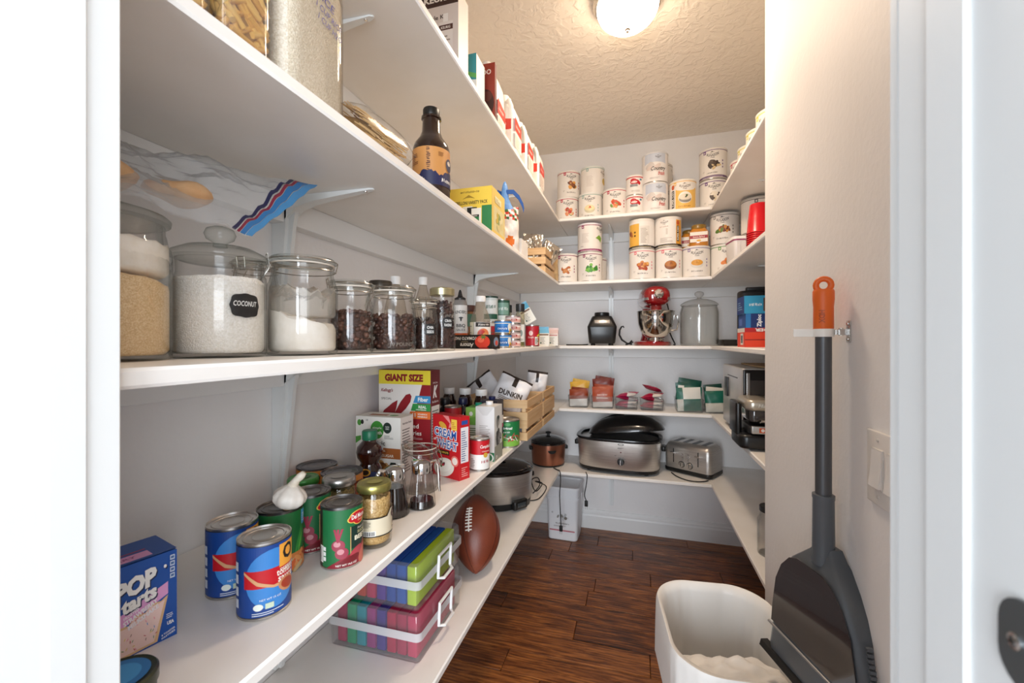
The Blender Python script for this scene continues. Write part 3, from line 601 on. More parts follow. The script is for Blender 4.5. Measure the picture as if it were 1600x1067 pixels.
def boxes_left():
    # oatmeal box
    w, dp, h = .149, .07, .19; f = D(); f.rect(0, 0, w, h, '#ece9e2')
    f.ell(.012, .172, .007, .009, '#4f9a3c', 14); f.ell(.022, .174, .005, .007, '#222', 14); f.text('10', .038, .180, .006, '#4a4a48', None, .01); f.ell(.072, .153, .022, .026, '#3f9436', 28); f.text('simple', .072, .158, .008, '#f2f4ee', .030, .01); f.text('truth', .072, .145, .010, '#f2f4ee', .032, .02)
    f.ell(.106, .160, .014, .016, '#20302a', 24); f.text('NON', .106, .163, .004, '#e8ece4', None, .02); f.text('GMO', .106, .157, .004, '#e8ece4', None, .02); f.lines(.096, .128, .03, .012, 4, '#77736c', 2)
    f.text('organic', .070, .113, .016, '#2a2623', .058, .02); f.poly([(0, .110), (.018, .122), (.018, .134), (0, .130)], '#4f9a3c'); f.rect(.03, .072, .119, .030, '#a8602f'); f.text('MAPLE &', .075, .094, .006, '#f2e6d6', .05, .01); f.text('BROWN SUGAR', .085, .080, .008, '#f2e6d6', .085, .02)
    f.blobs(.095, .04, .04, .026, ['#8a5a2c', '#b98748', '#6a3c1c', '#c9a066'], 22, 4, .3); f.poly([(.118, .062), (.134, .062), (.137, .054), (.126, .044), (.115, .054)], '#22302c')
    sd = D(); sd.rect(0, 0, dp, h, '#e4e1da'); sd.text('Nutrition Facts', dp / 2, .172, .006, '#33302c', .05, .02); sd.lines(.008, .03, .05, .13, 16, '#6d6963', 6)
    tp = D(); tp.rect(0, 0, w, dp, '#e9e6df'); tp.rect(.03, .02, .06, .02, '#a8602f'); tp.ell(.11, .03, .014, .01, '#4f9a3c')
    carton('oatmeal_box', 'white organic oatmeal box with brown sugar band behind the honey bottle', 'food box', -.645 - w / 2, 1.07 + dp / 2, Z4, w, dp, h, 0, '#e6e3dc', f, sd, None, tp)
    # cereal box
    w, dp, h = .186, .064, .318; f = D(); f.rect(0, 0, w, h, '#ebe7e2'); f.rect(0, h - .045, w, .045, '#ecd93a'); f.text('GIANT SIZE', w * .49, h - .024, .024, '#8e1420', .138, .06)
    f.poly([(w * .84, h - .045), (w, h - .045), (w, 0), (w * .42, 0)], '#8e1420')
    f.poly([(.125, .215), (w, .215), (w, .238), (.134, .238)], '#3a8fc4'); f.text('Fiber', .160, .2265, .013, '#f5f5f0', .036, .03); f.poly([(.117, .19), (w, .19), (w, .213), (.124, .213)], '#2f8f46'); f.text('REAL', .158, .203, .009, '#f2f2ec', .028, .03); f.text('STRAWBERRIES', .153, .194, .004, '#f2f2ec', .036, .02)
    f.poly([(.107, .165), (w, .165), (w, .188), (.115, .188)], '#e0702e'); f.text('11', .128, .177, .012, '#f6f0e6', .011, .04); f.text('VITAMINS &', .158, .180, .005, '#f6f0e6', .034, .02); f.text('MINERALS', .158, .172, .005, '#f6f0e6', .034, .02)
    f.text("Kellogg's", .031, .252, .014, '#8e1420', .044, .02, .3); f.text('SPECIAL', .029, .226, .007, '#6a6662', .038, .005)
    K1 = [(.014, .176), (.020, .188), (.036, .200), (.052, .213), (.070, .222), (.066, .200), (.050, .150), (.036, .12), (.018, .12), (.034, .150), (.044, .178), (.034, .176), (.026, .166), (.018, .166)]
    K2 = [(.048, .160), (.060, .182), (.080, .216), (.100, .240), (.114, .244), (.120, .236), (.116, .218), (.100, .196), (.078, .176), (.062, .162), (.060, .12), (.046, .12)]
    f.poly(K1, '#8e1420'); f.poly(K2, '#8e1420'); f.text('Red', .128, .142, .014, '#f4efe8', .034, .01); f.text('Berries', .126, .120, .014, '#f4efe8', .058, .01); f.lines(.1, .1, .06, .01, 3, '#e0b8b8', 2)
    sd = D(); sd.rect(0, 0, dp, h, '#6e1018'); sd.text('SPECIAL', dp / 2, h - .04, .005, '#efe9e4', .034, .01); sd.text('K', dp / 2, h - .068, .040, '#f2eeea', .034, .06, .3); sd.text('Red Berries', dp / 2, h - .10, .007, '#f2eeea', .044, .01); sd.rect(.004, .02, dp - .008, .185, '#e6e0d8'); sd.lines(.008, .03, dp - .018, .165, 20, '#55504a', 9)
    carton('cereal_box', 'tall dark red and white cereal box with yellow top band against the wall', 'food box', -.617 - w / 2, 1.20 + dp / 2, Z4, w, dp, h, 0, '#7a1119', f, sd)
    # cream of wheat
    w, dp, h = .116, .042, .186; rz = math.radians(-22); f = D(); f.rect(0, 0, w, h, '#c4161f'); f.poly([(.045, .186), (.07, .186), (.085, .155), (.07, .15), (.075, .165)], '#e88a86')
    f.rect(.082, .146, .024, .032, '#f0c64a'); f.lines(.085, .152, .017, .02, 4, '#b8642a', 2); f.ell(.045, .156, .018, .009, '#d9a63a', 14, -.4)
    for ex, c, bo in ((.004, '#f4f4f2', .09), (0, '#1d4f9e', .015)): f.text('CREAM', .055, .133, .026 + ex, c, .096 + ex, bo, 0, -.06); f.text('WHEAT', .063, .100, .026 + ex, c, .090 + ex, bo, 0, -.06)
    f.text('of', .011, .112, .010, '#f4f4f2', None, .02, .3); f.rect(.022, .068, .052, .013, '#241a12'); f.text('2 1/2 MINUTE', .048, .0745, .006, '#e6bf4a', .044, .02); f.ell(.05, .03, .045, .028, '#efe6da', 28, .2); f.ell(.05, .034, .033, .018, '#f8f2e6', 24, .2); f.blobs(.04, .040, .014, .010, ['#5a1c2a', '#3f7a34', '#b02a38'], 7, 2, .5); f.ell(.098, .055, .016, .016, '#e8776c', 20); f.ell(.098, .055, .011, .011, '#f4e6da', 20)
    sd = D(); sd.rect(0, 0, dp, h, '#c4161f'); sd.rect(.005, .05, dp - .01, .105, '#e6e4e6'); sd.lines(.008, .056, dp - .017, .092, 14, '#4a5a86', 4); sd.rect(.008, .163, .026, .012, '#2a4f9a'); sd.lines(.008, .01, dp - .016, .03, 5, '#e8a8a2', 2)
    carton('hot_cereal_box', 'red hot wheat cereal box with blue lettering, beside the soup can', 'food box', -.542, 1.188, Z4, w, dp, h, rz, '#b8141c', f, sd)
    # cartons
    w, dp, h = .066, .075, .172; f = D(); f.rect(0, 0, w, h, '#74b24a'); f.poly([(0, .13), (w, .15), (w, h), (0, h)], '#8fc45a'); f.ell(.02, .15, .007, .008, '#eef2e6', 14); f.rect(.01, .03, .046, .08, '#dfe8d4'); f.lines(.014, .036, .038, .068, 9, '#5a7a4c', 4); sd = D(); sd.rect(0, 0, dp, h, '#5f9e3e')
    t = carton('broth_carton', 'green broth carton with teal screw cap behind the red cereal box', 'carton', -.555, 1.455, Z4, w, dp, h, 0, '#6aa844', f, sd, None, None, 'broth cartons'); B().lathe([(.012, 0), (.0125, .002), (.0125, .012), (.001, .013)], 0, 18).build('cap', mat('#1f9a7c', .4), t, (0, .005, h + .0008))
    w, dp, h = .068, .085, .186; f = D(); f.rect(0, 0, w, h, '#e4e2df'); f.poly([(0, h), (w, h), (w * .62, h - .03), (w * .38, h - .03)], '#d4d2ce'); f.lines(.014, .05, .04, .075, 13, '#a9a6a2', 5); f.rect(0, 0, w, .03, '#2f7d50'); f.ell(.05, .012, .016, .016, '#e9ece6', 20); f.ell(.05, .012, .011, .011, '#2f7d50', 20)
    sd = D(); sd.rect(0, 0, dp, h, '#dcdcd8'); sd.blobs(dp * .5, .10, .034, .06, ['#4a4846', '#8a8884', '#2f3b36', '#b0aeaa'], 14, 6, .35); sd.rect(0, 0, dp, .05, '#9a9a8a'); sd.text('29', .02, .012, .012, '#f2f2ee', .014, .04)
    t = carton('broth_carton', 'white broth carton with white cap at the shelf edge behind the soup can', 'carton', -.462 - .034, 1.365 + .0425, Z4, w, dp, h, 0, '#d8d6d2', f, sd, None, None, 'broth cartons'); B().lathe([(.012, 0), (.0125, .002), (.0125, .012), (.001, .013)], 0, 18).build('cap', mat('#ecebea', .4), t, (0, .005, h + .0008))
    sd = D(); sd.rect(0, 0, .075, .190, '#2a2733'); sd.rect(0, .10, .075, .03, '#e0dcd6'); sd.rect(0, .085, .075, .014, '#b23a68'); sd.rect(0, .03, .075, .03, '#8a9a4a'); f = D(); f.rect(0, 0, .066, .190, '#2a2733'); f.rect(0, .09, .066, .05, '#8d8996')
    t = carton('broth_carton', 'dark purple broth carton directly behind the white one', 'carton', -.520, 1.506, Z4, .066, .070, .190, 0, '#25222d', f, sd, None, None, 'broth cartons'); B().lathe([(.012, 0), (.0125, .002), (.0125, .012), (.001, .013)], 0, 18).build('cap', mat('#1c2350', .4), t, (0, .005, .1908))
boxes_left()
r, h = .0315, .101; d = full(r, h, '#eceae4'); band(d, r, .052, .044, '#c2131f'); d.text('Campbells', .014, .076, .013, '#f4f0ea', .040, .02, .25); d.text('CONDENSED', .014, .062, .004, '#f0e4da', .03, .01); d.ell(.012, .050, .008, .008, '#d0a63a', 18); d.text('SOUP', .012, .030, .009, '#a8202a', .03, .02); d.lines(-.04, .012, .02, .03, 6, '#8a8680', 3)
tin('soup_can', 'red and white condensed soup can between cereal box and cartons', 'can', -.483, 1.280, Z4, r, h, d, 14)
def clampjar_open():
    t = T('clamp_jar', 'empty clear clamp jar with its glass lid propped open, behind the syrup dispensers', 'jar', (-.572, 1.052, Z4), look(-.572, 1.052, 40)); glass_jar(t, .050, .118, .88, .2); clamp_lid(t, .050, .118, .88, .5, PI * .15)
clampjar_open()
for x, y, i in ((-.747, 1.62, 0), (-.675, 1.62, 1), (-.597, 1.60, 2)):
    prof = [(.026, 0), (.0285, .004), (.0285, .10), (.026, .115), (.0285, .13), (.0285, .165), (.024, .182), (.0205, .19), (.0205, .20)]
    d = D(); d.rect(-.03, .03, .06, .05, '#e9e6e0'); d.text('HAZELNUT', 0, .055, .009, '#8a2a22', .05, .02)
    bottle('spread_jar', ('brown spread jar with white cap nearest the wall', 'middle brown spread jar of the three with white caps', 'brown spread jar with white cap next to the wooden crate')[i], 'jar', x, y, Z4, prof, mat('#2b130c', .15, coat=.5), [(.0225, .193), (.0235, .195), (.0235, .216), (.022, .2185), (.001, .2185)], '#ebe9e6', d, .0285, 0, 0, 'white-capped spread jars')
r, h = .03, .180; d = full(r, h, '#a81a22'); d.text('MILK', .008, .13, .014, '#f2eee8', .034, .03); d.rect(-.03, .05, .06, .04, '#e6dcc8')
tin('red_tin', 'tall red tin with bright metal top behind the red cereal box', 'can', -.628, 1.395, Z4, r, h, d, 10)
for x, y, i in ((-.702, 1.385, 0), (-.690, 1.460, 1)):
    prof = [(.027, 0), (.028, .003), (.028, .135), (.022, .155), (.013, .165), (.013, .175)]
    d = D(); d.rect(-.03, .03, .06, .09, '#1a191b'); d.ell(.0, .125, .007, .007, '#d9d9d6'); d.text('SOY', 0, .08, .012, '#e8e2d4', .03, .02)
    bottle('sauce_bottle', ('black sauce bottle with black cap beside the cereal box', 'black sauce bottle in front of the middle spread jar')[i], 'bottle', x, y, Z4, prof, mat('#101012', .2, coat=.4), [(.0175, .170), (.018, .172), (.018, .194), (.016, .197), (.001, .197)], '#17171a', d, .028, 0, 0, 'black sauce bottles')
d = D(); d.rect(-.04, .05, .08, .06, '#e6e0da'); d.text('SYRUP', 0, .08, .012, '#333', .05, .02)
bottle('sauce_bottle', 'black sauce bottle with navy cap squeezed behind the green carton', 'bottle', -.640, 1.515, Z4, [(.026, 0), (.027, .003), (.027, .125), (.02, .15), (.012, .16), (.012, .175)], mat('#131318', .2, coat=.4), [(.0165, .168), (.017, .17), (.017, .19), (.015, .193), (.001, .193)], '#1b2044', d, .027)
r, h = .047, .105; d = full(r, h, '#16713a'); band(d, r, .0055, .022, '#7cb342'); d.blobs(.0, .037, .075, .013, ['#c02a2f', '#e6e0d0', '#b23a3a', '#6aa040'], 26, 5, .16); d.text('original', -.012, .074, .012, '#f2f4ee', .050, .03); d.text('PICANTE', -.012, .060, .006, '#e8ece4', .036, .02); d.ell(-.005, .090, .012, .006, '#4fa35c', 16)
tin('tomato_can', 'large green can with red tomatoes print in front of the wooden crates', 'can', -.487, 1.602, Z4, r, h, d, 6)
# wooden crates
PINE = mat('#d9b88c', .6, 0, .5, 6, .12, 30, '#c39b6b', 0, 0, (1, 14, 14)); PINE2 = mat('#d9b88c', .6, 0, .5, 6, .12, 30, '#c39b6b', 0, 0, (14, 1, 14))
def crate(label, x, y, z, w, dp, h, group='wooden crates', rows=2):
    t = T('wooden_crate', label, 'crate', (x, y, z), 0, group); sh = h * (.40 if rows == 2 else .27); gap = (h - sh * rows) / (rows - 1) if rows > 1 else 0
    for i in range(rows):
        zz = i * (sh + gap)
        for s in (-1, 1):
            B().box(0, s * (dp / 2 - .004), zz, w, .008, sh, 0, .0015).build('slat', PINE, t); B().box(s * (w / 2 - .004), 0, zz, .008, dp - .0165, sh, 0, .0015).build('slat', PINE2, t)
    for sx in (-1, 1):
        for sy in (-1, 1): B().box(sx * (w / 2 - .017), sy * (dp / 2 - .017), .001, .017, .017, h - .002, 0, .001).build('corner_post', PINE, t)
    for k in range(4): B().box(0, -dp / 2 + .028 + (dp - .056) * k / 3, .001, w - .02, (dp - .06) / 4.5, .006, 0, .001).build('base_slat', PINE, t)
    return t
CH = .083
crate('lower front wooden crate on the fourth shelf, behind the green tomato can', -.578, 1.838, Z4, .30, .30, CH); crate('upper front wooden crate holding the white coffee bags', -.578, 1.838, Z4 + CH + .0005, .30, .30, CH)
crate('lower rear wooden crate toward the back corner', -.578, 2.15, Z4, .30, .29, CH); crate('upper rear wooden crate with upright coffee bag and yellow packet', -.578, 2.15, Z4 + CH + .0005, .30, .29, CH)
BAGW = mat('#e3e3e6', .35, 0, 0, 40, .3, 50); BAGK = mat('#2a211f', .4)
def coffee_bag(label, loc, rot, w, h, seed, ttl=None, turn=0):
    t = T('coffee_bag', label, 'coffee bag', loc, rot, 'white coffee bags')
    pouch('bag', [BAGW, BAGK], t, w, h, .05, (0, 0, h / 2), (0, 0, 0), seed, .16, lambda u, v, f: 1 if ((.40 < u < .60 and v > .62) or v > .93) else 0)
    if ttl:
        d = D(); d.text(ttl, 0, 0, .026, '#2a211f', w * .7, .03, 0, .1); d.lines(-w * .3, -.04, w * .55, .022, 3, '#77726e', 3)
        d.flat(t, (0, -.034, h * .38), (1, 0, 0), (0, 0, 1), 'print', .001)
CT = Z4 + CH + .010
coffee_bag('white coffee bag with dark lettering leaning in the front crate', (-.555, 1.765, CT + .02), (math.radians(-32), math.radians(24), math.radians(12)), .15, .17, 2, 'DUNKIN')
coffee_bag('white coffee bag with black top lying toward the wall in the front crate', (-.63, 1.86, CT + .02), (math.radians(-20), math.radians(-38), math.radians(10)), .15, .16, 5)
coffee_bag('white coffee bag with brown panel standing upright in the rear crate', (-.505, 2.13, CT), (math.radians(-6), math.radians(8), math.radians(15)), .105, .165, 8)
tag(pouch('snack_packet', [mat('#d9b04a', .4, 0, .6, 30, .2, 40, '#5d8a3a')], None, .11, .10, .04, (-.64, 2.10, CT + .062), (math.radians(25), 0, .3), 6), 'yellow and green snack packet sticking out of the rear crate', 'packet')
def tray():
    b = B(); b.stack([(0, rrect(.09, .07, .02)), (.004, rrect(.095, .075, .02)), (.05, rrect(.12, .095, .022)), (.05, rrect(.116, .091, .021)), (.006, rrect(.090, .070, .02))]); b.build('paper_tray', mat('#e2d2b6', .6), None, (-.62, 2.12 - .21, CT + .0015), .2)
    tag(bpy.data.objects['paper_tray'], 'small tan paper tray in the front crate behind the coffee bags', 'tray')
tray()
for i, (x, y, z, c) in enumerate(((-.475, 1.83, Z4 + .008, '#5f88b8'), (-.475, 2.12, Z4 + .008, '#b9463a'))):
    tag(pouch('snack_packet', [mat(c, .35, 0, .6, 40, .3, 50, '#e4e4e4')], None, .05, .20, .035, (x, y, z + .025), (math.radians(90), math.radians(90), 0), 9 + i), ('blue and white packet seen between slats of the lower front crate', 'red packet seen between slats of the lower rear crate')[i], 'packet')
# pastry-side lid in the corner
t = T('blue_lid_jar', 'dark rimmed blue lid of a jar at the lower left near the door', 'jar', (-.535, .318, Z4), 0)
B().lathe([(.030, 0), (.032, .003), (.032, .033), (.029, .038)], 0, 32).build('jar_body', mat('#2a3a3a', .2), t); B().lathe([(.033, .034), (.034, .036), (.034, .047), (.032, .0495), (.029, .0485), (.001, .0485)], 0, 40).build('lid', mat('#3a3f30', .35, .5), t); d = D(); d.ell(0, 0, .027, .027, '#2a6aa6', 28); d.ell(0, 0, .019, .019, '#3f8ac4', 24); d.flat(t, (0, 0, .0488), (1, 0, 0), (0, 1, 0), 'printed_emblem')

# ------------------------------------------------------------------ lowest shelf
CLEAR = glass('#fdfdfd', '#e2e3e6', .08, 1.4, .035, '#f2f3f5'); FROST = glass('#f0f0f2', '#dcdde0', .3, 1.4, .45, '#f2f3f4')
CASEC = ['#b3335a', '#1f9a6a', '#1f93a0', '#9a3a7c', '#4a3a8a', '#b02a4a', '#a83250', '#c23a5c']
def photo_case(x, y, z, w, dp, h, cols, label, order, which):
    """translucent latching case; its small colour boxes are separate things"""
    t = T('storage_case', label, 'storage case', (x, y, z), 0, 'clear storage cases')
    hb = h * .58
    B().stack([(0, rrect(w - .012, dp - .012, .008)), (.003, rrect(w - .006, dp - .006, .01)), (hb - .012, rrect(w, dp, .012)), (hb - .012, rrect(w + .008, dp + .008, .014)), (hb, rrect(w + .008, dp + .008, .014)), (hb, rrect(w - .004, dp - .004, .010)), (.0045, rrect(w - .011, dp - .011, .008))], 0, (1, 1)).build('base', CLEAR, t, ang=40)
    B().stack([(hb + .001, rrect(w + .008, dp + .008, .014)), (hb + .010, rrect(w + .008, dp + .008, .014)), (hb + .010, rrect(w, dp, .012)), (h - .006, rrect(w - .004, dp - .004, .012)), (h, rrect(w - .014, dp - .014, .01)), (h - .002, rrect(w - .017, dp - .017, .01)), (h - .007, rrect(w - .008, dp - .008, .01)), (hb + .001, rrect(w - .004, dp - .004, .010))], 0, (0, 1)).build('lid', CLEAR, t, ang=40)
    b = B(); b.stack([(hb - .0115, rrect(w + .0092, dp + .0092, .0145)), (hb + .0095, rrect(w + .0092, dp + .0092, .0145)), (hb + .0095, rrect(w + .0082, dp + .0082, .0141)), (hb - .0115, rrect(w + .0082, dp + .0082, .0141)), (hb - .0115, rrect(w + .0092, dp + .0092, .0145))], 0, (0, 0))
    b.build('rim', FROST, t, ang=40)
    X = w / 2 + .0052; g = B(); a, c = .038, .030
    g.tube([(X + .002, -a, hb - c), (X + .005, -a, hb + c), (X + .005, a, hb + c), (X + .002, a, hb - c), (X + .014, a * .7, hb - c * 1.1), (X + .014, -a * .7, hb - c * 1.1)], .0042, 0, 8, True)
    g.build('latch_handle', mat('#ececec', .35), t)
    n = 8; iw = (w - .026) / n
    for k in range(n):
        bx = B().rbox(0, 0, 0, iw - .003, dp - .03, h - .020, .004, 0, .002, 2)
        for s in (-1, 1): bx.rbox(s * 0, s * (dp / 2 - .0155), h * .42, iw * .6, .002, .012, .001, 0, .0006, 1)
        o = bx.build('photo_box', glass('#f2f2f2', '#e0e0e0', .15, 1.4, .93, cols[k]), None, (x - w / 2 + .013 + iw * (k + .5), y, z + .0052), 0)
        tag(o, '%s small plastic photo box, %s from the left inside the %s clear case' % (which[k], order[k], 'lower' if z < Z5 + .02 else 'upper'), 'photo box', 'colour photo boxes')
ORD = ['first', 'second', 'third', 'fourth', 'fifth', 'sixth', 'seventh', 'eighth']
photo_case(-.645, 1.068, Z5, .265, .265, .122, CASEC, 'lower clear storage case full of pink, green and purple boxes', ORD, ['magenta', 'green', 'teal', 'plum', 'violet', 'crimson', 'dark pink', 'rose'])
photo_case(-.652, 1.078, Z5 + .1228, .265, .265, .118, ['#1f8a6a', '#1f9a7c', '#c24a3a', '#c2365e', '#5a3a96', '#2a4fa0', '#2a58a8', '#b8d43a'], 'upper clear storage case with blue and lime boxes, stacked on the other', ORD, ['dark green', 'green', 'orange', 'pink', 'purple', 'navy', 'blue', 'lime'])
def football():
    ax = Vector((-.25, .66, .71)).normalized(); c = Vector((-.552, 1.425, Z5 + .1165)); z = ax; x = Vector((1, -.35, 0)); x = (x - z * x.dot(z)).normalized(); y = z.cross(x)
    M = Matrix((x, y, z)).transposed().to_4x4(); M.translation = c; L, R = .140, .088
    t = T('football', 'brown leather football standing on its tip behind the clear cases', 'football', (c.x, c.y, Z5)); M = Matrix.Translation((-c.x, -c.y, -Z5)) @ M
    def rr(q): return R * max(0, 1 - abs(q) ** 1.9) ** .78
    n = 48; rings = []
    for i in range(25):
        q = -.995 + 1.99 * i / 24; rings.append([(rr(q) * (1 - .018 * math.exp(-((((a / (2 * PI) * 4 + .5) % 1) - .5) * 14) ** 2)) * math.cos(a), rr(q) * (1 - .018 * math.exp(-((((a / (2 * PI) * 4 + .5) % 1) - .5) * 14) ** 2)) * math.sin(a), L * q) for a in [2 * PI * k / n for k in range(n)]])
    B().loft(rings, M=M).build('leather', mat('#7d3a24', .36, 0, .4, 9, .25, 400, '#68301f'), t, ang=80)
    b = B(); A = .42
    for k in range(4):
        a = PI / 2 * k; b.tube([((rr(q) - .0012) * math.cos(a), (rr(q) - .0012) * math.sin(a), L * q) for q in [-.97 + 1.94 * i / 20 for i in range(21)]], .0012, 0, 5, False, M)
    b.build('seams', mat('#3a1710', .5), t)
    b = B(); a0 = -PI / 2 + .25
    b.tube([((rr(q) + .001) * math.cos(a0), (rr(q) + .001) * math.sin(a0), L * q) for q in [-.22 + .62 * i / 8 for i in range(9)]], .0026, 0, 6, False, M)
    for i in range(8):
        q = -.18 + .55 * i / 7; b.tube([((rr(q) + .002) * math.cos(a0 + e), (rr(q) + .002) * math.sin(a0 + e), L * q) for e in (-.13, -.05, .05, .13)], .0024, 0, 6, False, M)
    b.build('laces', mat('#ece8e0', .6), t)
football()
def cooker(name, label, x, y, rx, ry, hb, bodym, rz, oval, base, ctrl):
    t = T(name, label, 'slow cooker', (x, y, Z5), rz, 'slow cookers')
    C = lambda k, n=48: circ(rx * k, ry * k, n, oval)
    B().stack([(.0, C(.86)), (.004, C(.93)), (base, C(.95))]).build('base', BLACK, t, ang=50)
    B().stack([(base, C(.935)), (base + .003, C(.945)), (hb - .012, C(1.0)), (hb, C(1.0))], 0, (1, 1)).build('housing', bodym, t, ang=50)
    B().stack([(hb, C(1.005)), (hb + .004, C(1.03)), (hb + .012, C(1.03)), (hb + .016, C(.98)), (hb + .012, C(.93)), (hb - .07, C(.86)), (hb - .075, C(.5))], 0, (0, 1)).build('stoneware_pot', mat('#0d0d0f', .12, coat=.6), t, ang=50)
    l = B().stack([(hb + .0165, C(.965)), (hb + .020, C(.975)), (hb + .024, C(.94)), (hb + .036, C(.72)), (hb + .045, C(.4)), (hb + .047, C(.08))], 0, (1, 1)).build('lid', mat('#17181a', .06, coat=1), t, ang=60)
    B().lathe([(.010, hb + .046), (.009, hb + .056), (.018, hb + .060), (.019, hb + .066), (.012, hb + .070), (.001, hb + .070)], 0, 24).build('lid_knob', BLACK, l)
    for s in (-1, 1):
        b = B().rbox(0, 0, 0, .05, .022, .022, .008, 0, .004, 3); b.build('handle', BLACK, t, (s * (rx * 1.0 + .004), 0, hb - .042), PI / 2)
    if ctrl:
        b = B().rbox(0, 0, 0, .085, .03, .042, .012, 0, .006, 4); o = b.build('control_panel', BLACK, t, (rx * .30, -ry * .98, .008), math.radians(18))
        B().rbox(0, -.0155, .012, .05, .002, .02, .001, 0, .0005, 2).build('display', mat('#3a3f42', .2), o)
    else:
        d = D(); d.ell(0, 0, .028, .016, '#111', 24, 0, PI, 2 * PI); b = B().prism([(.026 * math.cos(a), .020 * math.sin(a)) for a in [PI + PI * i / 12 for i in range(13)]], 0, .010); b.build('front_grip', BLACK, t, (0, -ry * 1.0 - .004, hb - .03))
cooker('slow_cooker', 'large oval stainless steel slow cooker with black pot beside the football', -.635, 2.0, .150, .118, .165, BRUSH, math.radians(38), 2.3, .032, True)
cooker('slow_cooker', 'small round copper slow cooker with glass lid in the back corner', -.551, 2.735, .112, .112, .140, mat('#a8705a', .28, .9), look(-.551, 2.735, 12), 2, .012, False)
def cord(name, label, pts, r=.003, plug=None):
    t = T(name, label, 'power cord', pts[0]); o = Vector(pts[0]); P = [Vector(p) - o for p in pts]; Q = []
    for i in range(len(P) - 1):
        a, b, c, d = P[max(i - 1, 0)], P[i], P[i + 1], P[min(i + 2, len(P) - 1)]
        for k in range(6):
            u = k / 6; Q.append(.5 * ((2 * b) + (c - a) * u + (2 * a - 5 * b + 4 * c - d) * u * u + (3 * b - a - 3 * c + d) * u ** 3))
    Q.append(P[-1]); B().tube(Q, r, 0, 6).build('cable', RUBBER, t)
    if plug:
        e = Q[-1]; b = B().rbox(0, 0, -.034, .020, .014, .034, .004, 0, .003, 2, Matrix.Translation(e))
        for s in (-1, 1): b.box(s * .005, 0, -.05, .0015, .006, .016, 1, 0, Matrix.Translation(e))
        b.build('plug', [RUBBER, STEEL], t)
cord('power_cord', 'black cord hanging off the shelf from the copper slow cooker to the floor bucket', [(-.495, 2.63, Z5 + .004), (-.47, 2.60, Z5 + .004), (-.445, 2.572, Z5 + .001), (-.44, 2.562, Z5 - .06), (-.445, 2.560, .36), (-.44, 2.56, .24), (-.437, 2.56, .17)], .0032, True)
cord('power_cord', 'black cord with plug hanging in front of the back wall below the roaster', [(-.29, 2.600, Z5 + .004), (-.285, 2.580, Z5 + .003), (-.280, 2.571, Z5 - .01), (-.285, 2.57, .43), (-.295, 2.57, .37), (-.285, 2.57, .335)], .003, True)
cord('power_cord', 'tangled black cord lying behind the large steel slow cooker', [(-.50, 2.09, Z5 + .03), (-.475, 2.13, Z5 + .06), (-.50, 2.20, Z5 + .075), (-.54, 2.22, Z5 + .05), (-.50, 2.15, Z5 + .02), (-.48, 2.22, Z5 + .04), (-.53, 2.27, Z5 + .03), (-.47, 2.28, Z5 + .004), (-.47, 2.10, Z5 + .004), (-.52, 1.99 + .06, Z5 + .004)], .0028)
cord('power_cord', 'black toaster cord looping over the shelf edge', [(.21, 2.74, Z5 + .004), (.235, 2.67, Z5 + .004), (.28, 2.615, Z5 + .004), (.33, 2.600, Z5 + .004), (.375, 2.615, Z5 + .004), (.40, 2.64, Z5 + .004)], .0032)
